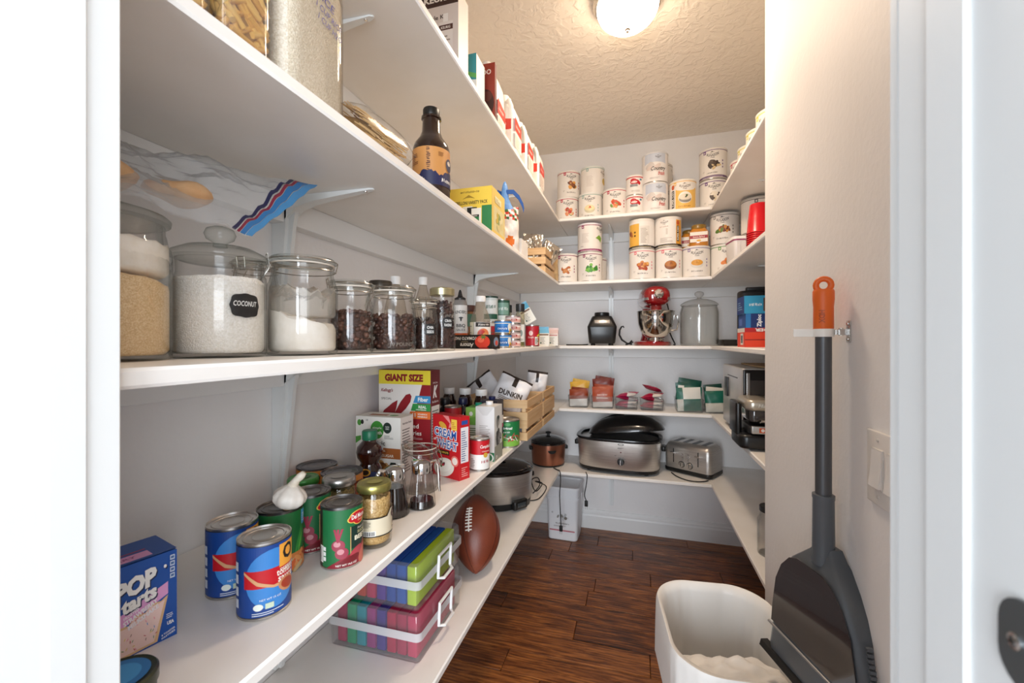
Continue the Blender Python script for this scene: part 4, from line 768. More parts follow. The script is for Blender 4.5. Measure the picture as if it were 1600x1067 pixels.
def roaster():
    t = T('roaster_oven', 'big stainless steel roaster oven with black lid set askew on top', 'roaster', (-.10, 2.765, Z5), math.radians(-5)); rx, ry, p = .255, .165, 3.2
    C = lambda k, n=56: circ(rx * k, ry * k, n, p)
    B().stack([(.010, C(.90)), (.014, C(.955)), (.032, C(.965))]).build('base', BLACK, t, ang=50)
    for sx in (-1, 1):
        for sy in (-1, 1): B().lathe([(.012, 0), (.014, .002), (.014, .012)], 0, 14).build('foot', RUBBER, t, (sx * .17, sy * .10, 0))
    B().stack([(.032, C(.955)), (.034, C(.965)), (.19, C(1)), (.196, C(1))]).build('housing', BRUSH, t, ang=50)
    B().stack([(.196, C(1.01)), (.204, C(1.03)), (.212, C(1.02)), (.212, C(.93)), (.12, C(.88)), (.11, C(.4))], 0, (0, 1)).build('pan', mat('#111214', .25, coat=.4), t, ang=50)
    M = Matrix.Translation((.045, .0, .232)) @ Matrix.Rotation(math.radians(-7), 4, 'Y') @ Matrix.Rotation(math.radians(-9), 4, 'X')
    l = B().stack([(0, circ(rx * .90, ry * .95, 56, 3)), (.006, circ(rx * .91, ry * .96, 56, 3)), (.04, circ(rx * .84, ry * .88, 56, 2.8)), (.078, circ(rx * .66, ry * .70, 56, 2.4)), (.1, circ(rx * .4, ry * .42, 56, 2)), (.106, circ(rx * .1, ry * .1, 56, 2))], 0, (1, 1), M).build('lid', mat('#0c0c0e', .25, coat=.5), t, ang=50)
    B().tube([(-.19, -.015, .045), (-.15, -.02, .080), (-.08, -.02, .104), (0, -.02, .111)], .006, 0, 8, False, M).build('lid_ridge', mat('#141416', .2, coat=.5), l)
    for s in (-1, 1): B().rbox(0, 0, 0, .07, .026, .03, .010, 0, .006, 3).build('handle', BLACK, t, (s * (rx + .012), 0, .135), PI / 2)
    k = B().lathe([(.021, 0), (.021, .006), (.017, .018), (.001, .019)], 0, 28, M=Matrix.Rotation(PI / 2, 4, 'X')).box(0, -.0215, -.015, .004, .004, .03, 1).build('dial', [BLACK, STEEL], t, (.03, -ry * .985 - .001, .083))
    d = D()
    for i in range(11):
        a = math.radians(-40 + 26 * i); d.rect(.03 * math.cos(a) - .0015, .03 * math.sin(a) - .0008, .003, .0016, '#222')
    d.ell(0, .103, .018, .006, '#1a1a1a', 20); d.ell(0, .103, .013, .004, '#c9c9c6', 20); d.lines(-.018, .078, .036, .008, 2, '#333', 1); d.ell(0, .056, .004, .004, '#6a2a22', 12); d.text('WARM', -.03, .035, .005, '#222', None, .01); d.flat(t, (.03, -ry * .988 - .0005, .083), (1, 0, 0), (0, 0, 1), 'dial_markings')
roaster()
def toaster():
    rz = math.radians(-31); w, dp, h = .285, .19, .185; cx, cy = corner_box(.415, 2.652, w, dp, rz)
    t = T('toaster', 'four-slot brushed steel toaster with two round dials', 'toaster', (cx, cy, Z5), rz)
    B().rbox(0, 0, .006, w + .006, dp + .006, .022, .03, 0, .004).build('base', BLACK, t)
    L = [(.027, rrect(w - .002, dp - .002, .028, 6)), (.10, rrect(w, dp, .028, 6)), (.150, rrect(w - .004, dp - .006, .028, 6)), (.170, rrect(w - .018, dp - .024, .028, 6)), (h, rrect(w - .05, dp - .056, .022, 6))]
    B().stack(L).build('shell', BRUSH, t, ang=50)
    for k in range(4): B().box(-w * .30 + w * .2 * k, 0, h - .004, .028, dp * .62, .0048, 0, .002).build('slot', BLACK, t)
    for s in (-1, 1):
        B().box(s * .075 - .005, -dp / 2 - .0002, .062, .005, .003, .085, 0).build('lever_track', BLACK, t); l = B().rbox(0, 0, 0, .030, .018, .010, .004, 0, .003, 3); l.build('lever', CHROME, t, (s * .075 - .005, -dp / 2 - .010, .118))
        k = B().lathe([(.0165, 0), (.0165, .006), (.0135, .012), (.001, .012)], 0, 28, M=Matrix.Rotation(PI / 2, 4, 'X')).build('dial', [STEEL], t, (s * .025 - .005, -dp / 2 - .001, .058)); B().box(0, -.013, -.010, .003, .002, .02).build('pointer', BLACK, k)
        B().lathe([(.0195, 0), (.0195, .002), (.001, .002)], 0, 28, M=Matrix.Rotation(PI / 2, 4, 'X')).build('dial_ring', BLACK, t, (s * .025 - .005, -dp / 2 + .0005, .058))
        for j in range(4): B().box(s * .017 - .005, -dp / 2 - .001, .086 + .011 * j, .014, .003, .005, 0, .001).build('button', CHROME, t)
    for sx in (-1, 1):
        for sy in (-1, 1): B().lathe([(.010, 0), (.011, .0062)], 0, 12).build('foot', RUBBER, t, (sx * w * .38, sy * dp * .36, 0))
toaster()
t = T('glass_jar', 'clear glass jar with dark lid on the right lowest shelf by the wall corner', 'jar', (.492, 1.80, Z5), 0); glass_jar(t, .048, .165, .8, .2); B().lathe([(.039, .160), (.041, .162), (.041, .178), (.039, .18), (.001, .18)], 0, 30).build('lid', mat('#3a3a3a', .4, .5), t)

# ------------------------------------------------------------------ floor: bucket and waste bin
def bucket():
    w, h = .205, .335; x, y = -.455, 2.70 + .13; t = T('food_bucket', 'white square plastic food bucket with printed front on the floor at the back', 'bucket', (x, y, 0), math.radians(-2))
    B().stack([(0, rrect(w - .022, w - .022, .02)), (.004, rrect(w - .014, w - .014, .024)), (h - .07, rrect(w + .004, w + .004, .026)), (h - .07, rrect(w + .014, w + .014, .028)), (h - .055, rrect(w + .014, w + .014, .028)), (h - .055, rrect(w + .006, w + .006, .026)), (h, rrect(w + .008, w + .008, .026))]).build('pail', mat('#e3e6ea', .35), t, ang=40)
    B().stack([(h, rrect(w + .018, w + .018, .03)), (h + .012, rrect(w + .018, w + .018, .03)), (h + .014, rrect(w + .006, w + .006, .026)), (h + .006, rrect(w - .012, w - .012, .02))]).build('lid', mat('#e9ebee', .35), t, ang=40)
    b = B(); b.tube([(w / 2 + .012, -.03, h - .03), (w / 2 + .02, -.06, h - .08), (w / 2 + .018, -.03, h - .13)], .003, 0, 6); b.build('bail_handle', mat('#d9dbde', .4), t)
    d = D(); d.rect(.012, .243, .165, .004, '#8e2a3a'); d.rect(.03, .228, .016, .016, '#c97a86'); d.text('AUGASON', .097, .212, .014, '#4a4a4c', .06, .02, 0, 0, -6); d.text('FARMS', .097, .198, .006, '#6a6a6c', None, .01); d.blobs(.10, .155, .045, .02, ['#c9cdd2', '#aeb2b6', '#8a8a86', '#dfe2e4'], 14, 2, .3); d.ell(.118, .148, .010, .010, '#77726a'); d.text('All Purpose Flour', .097, .112, .009, '#5a5a5c', .09, .01, .2); d.rect(.012, .062, .165, .008, '#b9707e'); d.lines(.04, .09, .1, .010, 2, '#9a9a9c', 3); d.ell(.03, .18, .006, .006, '#b5b8bb')
    d.flat(t, (-.0945, -(w / 2 - .0005), 0), (1, 0, 0), (0, .004, 1), 'printed_front', .0006)
bucket()
def bin_():
    t = T('waste_bin', 'tall rectangular waste bin with a white liner bag folded over its rim', 'waste bin', (.222, 1.21, 0), math.radians(6)); w, dp, h = .300, .385, .556
    B().stack([(0, rrect(w * .78, dp * .78, .04, 8)), (.01, rrect(w * .82, dp * .82, .045, 8)), (h, rrect(w, dp, .105, 8)), (h, rrect(w - .01, dp - .01, .10, 8)), (.02, rrect(w * .78, dp * .78, .04, 8))]).build('bin_body', mat('#b9b4ae', .45), t, ang=50)
    R = random.Random(4); rings = []; n = 96
    def ring(sc_w, sc_d, z, amp, rad=.105):
        o = rrect(sc_w, sc_d, rad, 23); k = len(o); ph = [R.uniform(0, 6) for _ in range(3)]
        return [(x * (1 + amp * (math.sin(11 * 2 * PI * i / k + ph[0] * 0) + .6 * math.sin(23 * 2 * PI * i / k + ph[1] * 0 + 1))), y * (1 + amp * (math.sin(11 * 2 * PI * i / k) + .6 * math.sin(23 * 2 * PI * i / k + 1))), z + amp * .25 * math.sin(7 * 2 * PI * i / k)) for i, (x, y) in enumerate(o)]
    L = [ring(w + .012, dp + .012, h - .16, .012), ring(w + .012, dp + .012, h - .07, .007), ring(w + .010, dp + .010, h - .005, .003), ring(w + .004, dp + .004, h + .005, .001), ring(w - .012, dp - .012, h + .004, .001), ring(w - .024, dp - .024, h - .02, .005), ring(w - .036, dp - .036, h - .10, .011), ring(w * .84, dp * .84, h - .28, .016, .09), ring(w * .78, dp * .78, h - .45, .014, .05), ring(w * .5, dp * .5, h - .48, .03, .04), ring(w * .1, dp * .1, h - .47, .03, .01)]
    m = mat('#ece9e4', .42, 0, 0, 40, .25, 26, trans=0); B().loft(L, 0, (0, 1)).build('liner_bag', m, t, ang=70)
    pouch('crumpled_liner', [m], t, .25, .15, .07, (0, -.085, h - .075), (math.radians(80), 0, 0), 3, .17, None, 18)
bin_()

# ------------------------------------------------------------------ dustpan, clip and light switch on the near right wall
GREY = mat('#5c6166', .32, 0, .3, 5, .04, 60, '#50555a')
def dustpan():
    px, py = .366, 1.0; t = T('lobby_dustpan', 'long-handled grey dustpan with orange grip hanging on the right wall', 'dustpan', (px, py, .583))
    Z = lambda z: z - .583
    B().lathe([(.0142, Z(.93)), (.0142, Z(1.33))], 0, 24).build('handle_pole', mat('#58595c', .35, .5), t)
    g = B(); g.lathe([(.0155, Z(1.316)), (.0175, Z(1.320)), (.0172, Z(1.365)), (.0185, Z(1.380)), (.0185, Z(1.396)), (.017, Z(1.400))], 0, 28)
    M = Matrix.Rotation(look(px, py), 4, 'Z'); g.tube([(.0125 * math.cos(a), 0, Z(1.409) + .013 * math.sin(a)) for a in [2 * PI * i / 20 for i in range(20)]], .0058, 0, 10, True, M)
    o = g.build('grip', mat('#e0651a', .42), t, ang=50)
    d = D(); d.text('HDX', 0, 0, .010, '#b04a10', .026, .03, 0, -PI / 2); 
    dd = d.cyl(t, .0175, Z(1.345), 'grip_lettering'); dd.rotation_euler = (0, 0, look(px, py, -8))
    B().lathe([(.0205, Z(.845)), (.0195, Z(.87)), (.0185, Z(.975)), (.0195, Z(.978)), (.0195, Z(.985)), (.0160, Z(.986))], 0, 28).build('socket', GREY, t, ang=40)
    e = Vector((-.3, .954, 0)).normalized(); nrm = Vector((-.954, -.3, 0)).normalized()   # along the pan's width, and away from the wall
    def P(tt, z, o): q = e * tt + nrm * o; return (q.x, q.y, Z(z))
    hw = [(.880, .021), (.862, .034), (.846, .052), (.825, .076), (.795, .100), (.76, .118), (.71, .130), (.65, .138), (.60, .148), (.583, .152)]
    b = B(); rings = []
    for z, wv in hw:      # rounded hood section
        dep = .020 + .030 * min(1, (.885 - z) / .08); rings.append([P(-wv, z, -.022), P(-wv * 1.0, z, dep * .35 - .02), P(-wv * .93, z, dep * .8 - .02), P(-wv * .8, z, dep - .02), P(wv * .8, z, dep - .02), P(wv * .93, z, dep * .8 - .02), P(wv, z, dep * .35 - .02), P(wv, z, -.022)])
    b.loft(rings, 0, (1, 1)).build('hood', GREY, t, ang=50)
    q = B(); inn = [(.838, .034), (.828, .058), (.80, .084), (.76, .103), (.70, .114), (.655, .119)]; fr = lambda o: [P(-wv, z, o) for z, wv in inn] + [P(wv, z, o) for z, wv in inn[::-1]]
    q.loft([fr(.0295), fr(.0312)], 0, (1, 1)).build('dark_inset_panel', mat('#332b2c', .12, coat=.5), t, ang=30)
    s = B(); s.tube([P(-.125, .648, .033), P(.125, .648, .033)], .0028, 0, 8); s.build('metal_strip', mat('#a9abad', .3, .8), t)
    s = B(); s.loft([[P(-.152, .588, .036), P(.150, .588, .036), P(.150, .588, .020), P(-.152, .588, .020)], [P(-.152, .575, .040), P(.150, .575, .040), P(.150, .575, .030), P(-.152, .575, .030)]]); s.build('rubber_lip', RUBBER, t)
    c = B()
    for i in range(11): c.box(0, 0, 0, .010, .006, .006, 0, .001, Matrix.Translation(P(-.128 - .0016 * i, .76 - .0085 * i, .018)))
    c.build('comb_teeth', GREY, t)
dustpan()
def clip():
    px, py = .366, 1.0; t = T('broom_clip', 'white spring clip with metal bracket gripping the dustpan handle', 'wall clip', (px, py, 1.3055))
    b = B(); b.stack([(0, [(.0178 * math.cos(a), .0178 * math.sin(a)) for a in [2 * PI * i / 28 for i in range(28)]]), (.016, [(.0178 * math.cos(a), .0178 * math.sin(a)) for a in [2 * PI * i / 28 for i in range(28)]]), (.016, [(.0148 * math.cos(a), .0148 * math.sin(a)) for a in [2 * PI * i / 28 for i in range(28)]]), (0, [(.0148 * math.cos(a), .0148 * math.sin(a)) for a in [2 * PI * i / 28 for i in range(28)]])], 0, (0, 0)); b.f += [(i, (i + 1) % 28, 84 + (i + 1) % 28, 84 + i) for i in range(28)]; b.m += [0] * 28
    b.box(-.034, .002, 0, .038, .004, .016, 0, .001); b.build('white_arm', PWHITE, t, (0, 0, -.001))
    m = B(); m.box(.022, -.012, .003, .016, .004, .010); m.tube([(.023, -.018, .001), (.023, -.018, .016)], .004, 0, 10); m.box(.0325, -.026, -.012, .0022, .016, .042, 0, .001); m.box(.026, -.022, .002, .014, .004, .012); m.build('metal_bracket', STEEL, t)
    for z in (-.006, .024): B().lathe([(.0038, 0), (.003, .002), (.001, .0024)], 0, 12, M=Matrix.Translation((.0312, -.026, z)) @ Matrix.Rotation(-PI / 2, 4, 'Y')).build('screw', STEEL, t)
clip()
def switch():
    t = T('light_switch', 'white double rocker light switch plate on the near right wall', 'light switch', (XS, .838, 1.079), -PI / 2)
    P = B(); P.rbox(0, -.0030, -.0625, .118, .006, .125, .002, 0, .002, 2); P.build('plate', mat('#e9e5e0', .3), t)
    for s in (-1, 1):
        B().rbox(s * .023, -.0068, -.034, .035, .003, .068, .001, 0, .001, 2).build('rocker_frame', mat('#dcd8d3', .35), t)
        b = B(); x0, x1 = s * .023 - .0155, s * .023 + .0155; b.loft([[(x0, -.008, -.031), (x1, -.008, -.031), (x1, -.013, -.031), (x0, -.013, -.031)], [(x0, -.008, 0), (x1, -.008, 0), (x1, -.0095, 0), (x0, -.0095, 0)], [(x0, -.007, .031), (x1, -.007, .031), (x1, -.0085, .031), (x0, -.0085, .031)]]); b.build('rocker', mat('#efece8', .25), t, ang=20)
        for z in (-.048, .048): B().lathe([(.003, 0), (.0025, .0012), (.001, .0014)], 0, 12, M=Matrix.Translation((s * .023, -.006, z)) @ Matrix.Rotation(PI / 2, 4, 'X')).build('screw', mat('#cfcbc6', .3), t)
switch()

# ------------------------------------------------------------------ middle shelf: glass jars
def plain_lid(t, r, h, neck, knob=True, hd=.03):
    rl = r * neck + .006
    P = [(rl * .8, h - .004), (rl - .006, h + .0005), (rl, h + .001), (rl + .001, h + .006), (rl * .96, h + .010), (rl * .7, h + .010 + hd * .5), (rl * .3, h + .010 + hd * .75)]
    l = B().lathe(P + [(.001, h + .010 + hd * .78)], 0, 40).build('lid', glass('#fdfefd', '#c6cbc8'), t, ang=60)
    if knob: z = h + .010 + hd * .75; B().lathe([(.010, z - .002), (.009, z + .004), (.019, z + .010), (.022, z + .018), (.019, z + .026), (.010, z + .030), (.001, z + .030)], 0, 28).build('knob', glass('#fbfdfc', '#b5bdb9', .02, 1.45, .03, '#ffffff'), l, ang=70)
def jar_a():
    t = T('canister_jar', 'large glass jar of tan sugar and oats nearest the door', 'jar', (-.657, .362, Z3), look(-.657, .362), 'glass storage jars'); r = .08
    ri = glass_jar(t, r, .178, .90, .14, .003); content(t, ri, .110, grains('#d0ac7c', '#ecd4ac', 900, .3, .8, '#dfbf90'), seed=1, slope=-.012, name='brown_sugar'); content(t, ri - .0005, .150, mat('#f6f0e6', .8, 0, .3, 60, .2, 200, '#efe7d9'), z0=.112, seed=2, name='oats', slope=.002)
    plain_lid(t, r, .180, .90, False, .012)
jar_a()
def chalk(t, r, z, l1, l2, c, w, h, th=0):
    d = D(); o = []
    for i in range(40):
        a = 2 * PI * i / 40; q = .5 * (abs(math.cos(a)) ** 3 + abs(math.sin(a)) ** 3) ** (-1 / 3) * (1 + .035 * math.cos(8 * a)); o.append((w * q * math.cos(a), h * q * math.sin(a)))
    d.poly(o, '#1c1c1d')
    if l2: d.text(l1, 0, h * .17, h * .24, '#ededea', w * .6, .015); d.text(l2, 0, -h * .2, h * .24, '#ededea', w * .66, .015)
    else: d.text(l1, 0, h * .08, h * .22, '#ededea', w * .8, .012, .15)
    d.cyl(t, r, z, 'chalk_label', .0006, th)
def jar_b():
    t = T('canister_jar', 'large glass jar of shredded coconut with black chalk label and knob lid', 'jar', (-.637, .517, Z3), look(-.637, .517), 'glass storage jars'); r = .065
    ri = glass_jar(t, r, .152, .93, .12, .003); content(t, ri, .122, grains('#ece7dd', '#fbf8f2', 420, .8, .8, '#f4f0e8'), seed=3, amp=.003, name='coconut'); plain_lid(t, r, .154, .93, True, .018)
    chalk(t, r, .080, 'COCONUT', None, 0, .044, .036, .52)
jar_b()
def jar_c():
    t = T('clamp_jar', 'tall clamp-lid glass jar partly filled with white flour', 'jar', (-.594, .646, Z3), look(-.594, .646), 'glass storage jars'); r = .060
    ri = glass_jar(t, r, .165, .86, .2, .003); content(t, ri, .065, mat('#efe9e0', .9, 0, .3, 30, .3, 90, '#e2dacd'), seed=4, amp=.006, slope=-.016, name='flour'); content(t, ri - .0006, .116, glass('#f6f4f0', '#e9e5de', .5, 1.4, .22, '#efe9e0'), z0=.07, seed=9, amp=.012, name='flour_film'); clamp_lid(t, r, .166, .86, None, -1.35)
jar_c()
def chips(t, r, z1, cols, seed, n=150, sz=.0062):
    """loose pieces just inside the glass and on top"""
    R = random.Random(seed); b = B()
    for i in range(n):
        a = R.uniform(0, 2 * PI); z = R.uniform(.013, z1); q = r - sz * .75
        if i % 5 == 0: q = r * math.sqrt(R.random()) * .9; z = z1 + .001
        s = sz * R.uniform(.75, 1.15); b.ell((0, 0, 0), s, s * R.uniform(.7, 1), s * R.uniform(.6, .9), i % len(cols), 7, 4, Matrix.Translation((q * math.cos(a), q * math.sin(a), z)) @ Matrix.Rotation(R.uniform(0, 3), 4, 'X') @ Matrix.Rotation(R.uniform(0, 3), 4, 'Y'))
    stuff(b.build('loose_pieces', [mat(c, .45) for c in cols], t, ang=80))
def small_jar(label, x, y, r, h, cont, cols, fill, lab=None, turn=0, clamp=True, cang=.9, emboss=None, cs=.0062, nm='clamp_jar'):
    t = T(nm, label, 'jar', (x, y, Z3), look(x, y, turn), 'glass storage jars'); hb = h - .014; ri = glass_jar(t, r, hb, .86, .24, .0028)
    content(t, ri - cs * 1.2, hb * fill - .003, cont, seed=int(x * 1000), name='contents'); chips(t, ri, hb * fill, cols, int(y * 1000), int(130 * (r / .045) ** 1.2), cs)
    if clamp: clamp_lid(t, r, hb, .86, None, cang)
    else: B().lathe([(r * .86 + .001, hb - .014), (r * .86 + .003, hb - .013), (r * .86 + .003, hb + .004), (r * .84, hb + .007), (.001, hb + .007)], 0, 36).build('lid', mat('#b9b08a', .3, .85), t, ang=40)
    if lab: chalk(t, r, hb * .46, lab[0], lab[1], 0, r * .85, r * .85, .45)
    if emboss: d = D(); d.text(emboss[0], 0, 0, emboss[1], glass('#c9c4bd', '#a8a39c', .1, 1.4, .5, '#a59c92'), None, .01, emboss[2]); d.cyl(t, r, hb * emboss[3], 'embossed_lettering', .0005, .4)
    return t
choc = grains('#2a1711', '#47291d', 120); CH1 = ['#4a2c20', '#3b2118', '#5a3729', '#402519']; RS = ['#2a1814', '#1d100e', '#3a211a', '#33201c']
small_jar('clamp jar of milk chocolate chips next to the flour jar', -.574, .757, .045, .152, choc, ['#5c3a2c', '#4a2c20', '#6a4434'], .62, None, 0, True, -1.3)
small_jar('wide clamp jar of dark raisins with embossed lettering', -.524, .838, .050, .150, choc, CH1, .60, None, 0, True, -1.2, ('10 POUND', .008, 0, .14))
small_jar('small clamp jar with black chalk label in front of the tall jar', -.498, .935, .033, .131, choc, RS, .68, ('CHIA', 'SEEDS'), 0, True, -.1, None, .005)
small_jar('tall jar of dried cranberries with gold lid and chalk label', -.507, 1.054, .036, .177, choc, ['#3a1816', '#2a1412', '#4a2420'], .80, ('CRAN', 'RAISINS'), 0, False, 0, ('Kerr', .015, .3, .58), .005, 'mason_jar')
t = T('clamp_jar', 'clear clamp jar half hidden behind the coconut jar', 'jar', (-.765, .700, Z3), look(-.765, .7), 'glass storage jars'); glass_jar(t, .045, .180, .86, .2); clamp_lid(t, .045, .180, .86, None, -.6)
t = T('dark_lid_jar', 'jar with dark round lid behind the raisin jar', 'jar', (-.700, 1.054, Z3), 0); glass_jar(t, .04, .184, .75, .2); B().lathe([(.030, .176), (.032, .178), (.032, .194), (.03, .197), (.001, .197)], 0, 30).build('lid', mat('#4a443c', .35, .6), t)
vin = glass('#f3f0ea', '#b9b2a6')
for x, y, h, lb in ((-.70, 1.133, .222, 'clear vinegar bottle with white cap behind the raisin jar'), (-.70, 1.306, .245, 'clear vinegar bottle with white cap behind the tall cranberry jar')):
    bottle('vinegar_bottle', lb, 'bottle', x, y, Z3, [(.032, 0), (.034, .004), (.034, h * .5), (.028, h * .66), (.016, h * .82), (.0125, h * .88), (.0125, h * .93)], vin, [(.0145, h * .89), (.015, h * .9), (.015, h - .003), (.0135, h), (.001, h)], '#efeeec', None, None, 0, 0, 'vinegar bottles')
def zipbag():
    t = T('zip_bag', 'clear zip bag holding bread rolls, laid over the big jars', 'plastic bag', (-.66, .50, Z3 + .19)); n = 22
    O = Vector((-.66, .50, Z3 + .19)); c00, c10, c01, c11 = (Vector(p) - O for p in ((-.600, .255, 1.478), (-.585, .520, 1.462), (-.78, .300, 1.565), (-.655, .735, 1.625)))
    top = []; bot = []
    for i in range(n + 1):
        for j in range(n + 1):
            u, v = i / n, j / n; p = c00 * (1 - u) * (1 - v) + c10 * u * (1 - v) + c01 * (1 - u) * v + c11 * u * v
            k = math.sin(PI * u) ** .7 * math.sin(PI * v) ** .7; w = .007 * (math.sin(17 * u + 5 * v) + math.sin(9 * v - 13 * u + 1) + .8 * math.sin(31 * (u + v)))
            q = p.copy(); q.z += .020 * k + w * (.25 + k); top.append(q); q = p.copy(); q.z -= .006 * k - w * .5; bot.append(q)
    V = [tuple(p) for p in top + bot]; N = (n + 1) ** 2; F = []
    for s in (0, 1):
        for i in range(n):
            for j in range(n): a = s * N + i * (n + 1) + j; F.append((a, a + n + 1, a + n + 2, a + 1))
    B().add(V, F).build('bag', glass('#f8f9fa', '#dfe2e5', .12, 1.4, .20, '#f4f5f6'), t, ang=80)
    for k, (u0, u1, c) in enumerate(((.905, .925, '#23254f'), (.935, .95, '#8a2440'), (.955, .985, '#2f78b8'), (.99, 1.03, '#4a93cc'))):
        rows = []
        for j in range(n + 1):
            v = j / n; r = []
            for u in (u0, u1):
                p = c00 * (1 - u) * (1 - v) + c10 * u * (1 - v) + c01 * (1 - u) * v + c11 * u * v; kk = max(0, math.sin(PI * min(u, 1))) ** .7 * math.sin(PI * v) ** .7; p = p.copy(); w = .007 * (math.sin(17 * u + 5 * v) + math.sin(9 * v - 13 * u + 1) + .8 * math.sin(31 * (u + v))); p.z += .020 * kk + w * (.25 + kk) + .0012; r.append(tuple(p))
            rows.append(r)
        b = B(); b.loft([[r[0] for r in rows], [r[1] for r in rows], [(r[1][0], r[1][1], r[1][2] + .0008) for r in rows], [(r[0][0], r[0][1], r[0][2] + .0008) for r in rows]], 0, (0, 0), None, False); b.build('zip_strip', mat(c, .4), t)
    for (x, y, z, s, sd) in ((-.665, .365, 1.512, 1, 1), (-.640, .455, 1.512, .85, 2)):
        b = B(); R = random.Random(sd); b.ell((0, 0, 0), .055 * s, .040 * s, .020 * s, 0, 20, 10); b.v = [(p[0] * (1 + .14 * math.sin(60 * p[1] + sd)) * .8, p[1] * (1 + .12 * math.sin(70 * p[0])), p[2] * (1 + .25 * math.sin(75 * p[0] + 50 * p[1]))) for p in b.v]
        tag(b.build('bread_roll', mat('#dcb78c', .75, 0, .5, 25, .5, 40, '#bb8656'), None, (x, y, z), .5 * sd), ('larger golden bread roll inside the zip bag', 'smaller golden bread roll inside the zip bag')[sd - 1], 'bread', 'bread rolls')
zipbag()

# ------------------------------------------------------------------ middle shelf: bottles and cans toward the corner
d = D(); d.rect(-.032, .055, .064, .105, '#e9e7e4'); d.text("KINDER'S", 0, .135, .012, '#23242a', .046, .02, 0, 0, 5); d.poly([(-.010, .112), (-.004, .116), (.004, .116), (.010, .112), (.004, .111), (.002, .100), (-.002, .100), (-.004, .111)], '#23242a'); d.text('BBQ', 0, .083, .014, '#2f3138', .034, .02); d.text('SAUCE', 0, .068, .008, '#55575e', .034, .01); d.rect(-.032, .030, .064, .026, '#e2652a'); d.text('ORIGINAL', 0, .043, .006, '#f6ece4', .03, .01); d.rect(-.032, .012, .064, .018, '#1c1c1e')
bottle('sauce_bottle', 'squeeze bottle of barbecue sauce with black pointed cap and white label', 'bottle', -.633, 1.47, Z3, [(.025, 0), (.027, .003), (.027, .165), (.022, .180), (.016, .184)], mat('#8a8683', .2, coat=.4), [(.0165, .176), (.021, .178), (.021, .187), (.009, .194), (.005, .212), (.002, .219), (.001, .219)], '#17171a', d, .027, 0, 6)
d = D(); d.rect(-.075, .02, .045, .075, '#e6dcc0'); d.lines(-.07, .026, .034, .06, 8, '#8a8270', 3); d.rect(-.028, .02, .075, .075, '#ece4da'); d.rect(-.02, .078, .06, .016, '#3a3330'); d.ell(.008, .052, .022, .020, '#e07a4a', 20); d.ell(.002, .056, .012, .011, '#c9352f', 18); d.ell(.016, .046, .012, .012, '#e89a5a', 18); d.poly([(-.028, .02), (.047, .02), (.047, .033), (.01, .037), (-.028, .030)], '#4a2a26'); d.text('PEACH', .01, .026, .007, '#f0e6da', .034, .02); d.text('VINEGAR', .010, .086, .007, '#e6dcd0', .04, .01)
t = bottle('juice_bottle', 'clear long-necked bottle with white cap and peach picture label', 'bottle', -.548, 1.46, Z3, [(.036, 0), (.038, .004), (.038, .098), (.034, .115), (.020, .150), (.0165, .168), (.0165, .178)], glass('#f3efe8', '#b5ada2', .02, 1.45, .12, '#d9cdbd'), [(.0185, .170), (.019, .172), (.019, .189), (.0175, .1915), (.001, .1915)], '#eceae6', d, .038, 0, 4)
t = T('sauce_jar', 'brown sauce jar with dark lid between the two labelled bottles', 'jar', (-.655, 1.60, Z3), 0); B().lathe([(.033, 0), (.035, .004), (.035, .12), (.029, .138), (.028, .15)], 0, 32).build('jar_body', mat('#7a4a22', .15, coat=.5), t); B().lathe([(.031, .146), (.032, .148), (.032, .168), (.030, .171), (.001, .171)], 0, 30).build('lid', mat('#4a2a24', .4), t); d = D(); d.rect(-.04, .085, .08, .05, '#3a6a50'); d.cyl(t, .0352, 0); t.rotation_euler = (0, 0, look(-.655, 1.6))
f = D(); w, h = .185, .048; f.rect(0, 0, w, h, '#17120f'); q = PI
f.text('TOMATO PASTE', .062, .036, .011, '#eee6da', .115, .02, 0, PI); f.text('Amore', .075, .012, .016, '#efe7da', .06, .02, .2, PI); f.lines(.05, .0235, .05, .003, 1, '#b9a67a', 1); f.ell(.143, .024, .032, .022, '#cf3a26', 28); f.ell(.136, .030, .014, .009, '#e5664a', 18); f.ell(.15, .002, .020, .004, '#a02a20', 18)
for k in range(6): a = 2 * PI * k / 6; f.ell(.147 + .007 * math.cos(a), .040 + .004 * math.sin(a), .007, .0018, '#3f7a34', 8, a)
sd = D(); sd.rect(0, 0, .042, h, '#2a1c18'); sd.ell(.02, .024, .014, .016, '#7a8a9a', 16); sd.ell(.022, .02, .008, .009, '#c24a3a', 14)
rz = math.radians(-17); cx, cy = corner_box(-.458, 1.335, w, .042, rz)
carton('tomato_paste_box', 'long black tomato paste box lying upside down in front of the bottles', 'food box', cx, cy, Z3, w, .042, h, rz, '#17120f', f, sd, None, None, None, False)
def stackcans(name, items, group=None):
    for (lb, x, y, z, r, h, d, turn, lid, top) in items: tin(name, lb, 'can', x, y, z, r, h, d, turn, group, lid, top)
def gl(r, h, c1, c2, c3, txt):
    d = full(r, h, c1); d.rect(-r * 1.1, h * .35, r * 1.9, h * .5, c2); d.rect(-r * 1.1, h * .12, r * 2.2, h * .2, c3); d.text(txt, 0, h * .6, h * .13, c3, r * 1.4, .02); return d
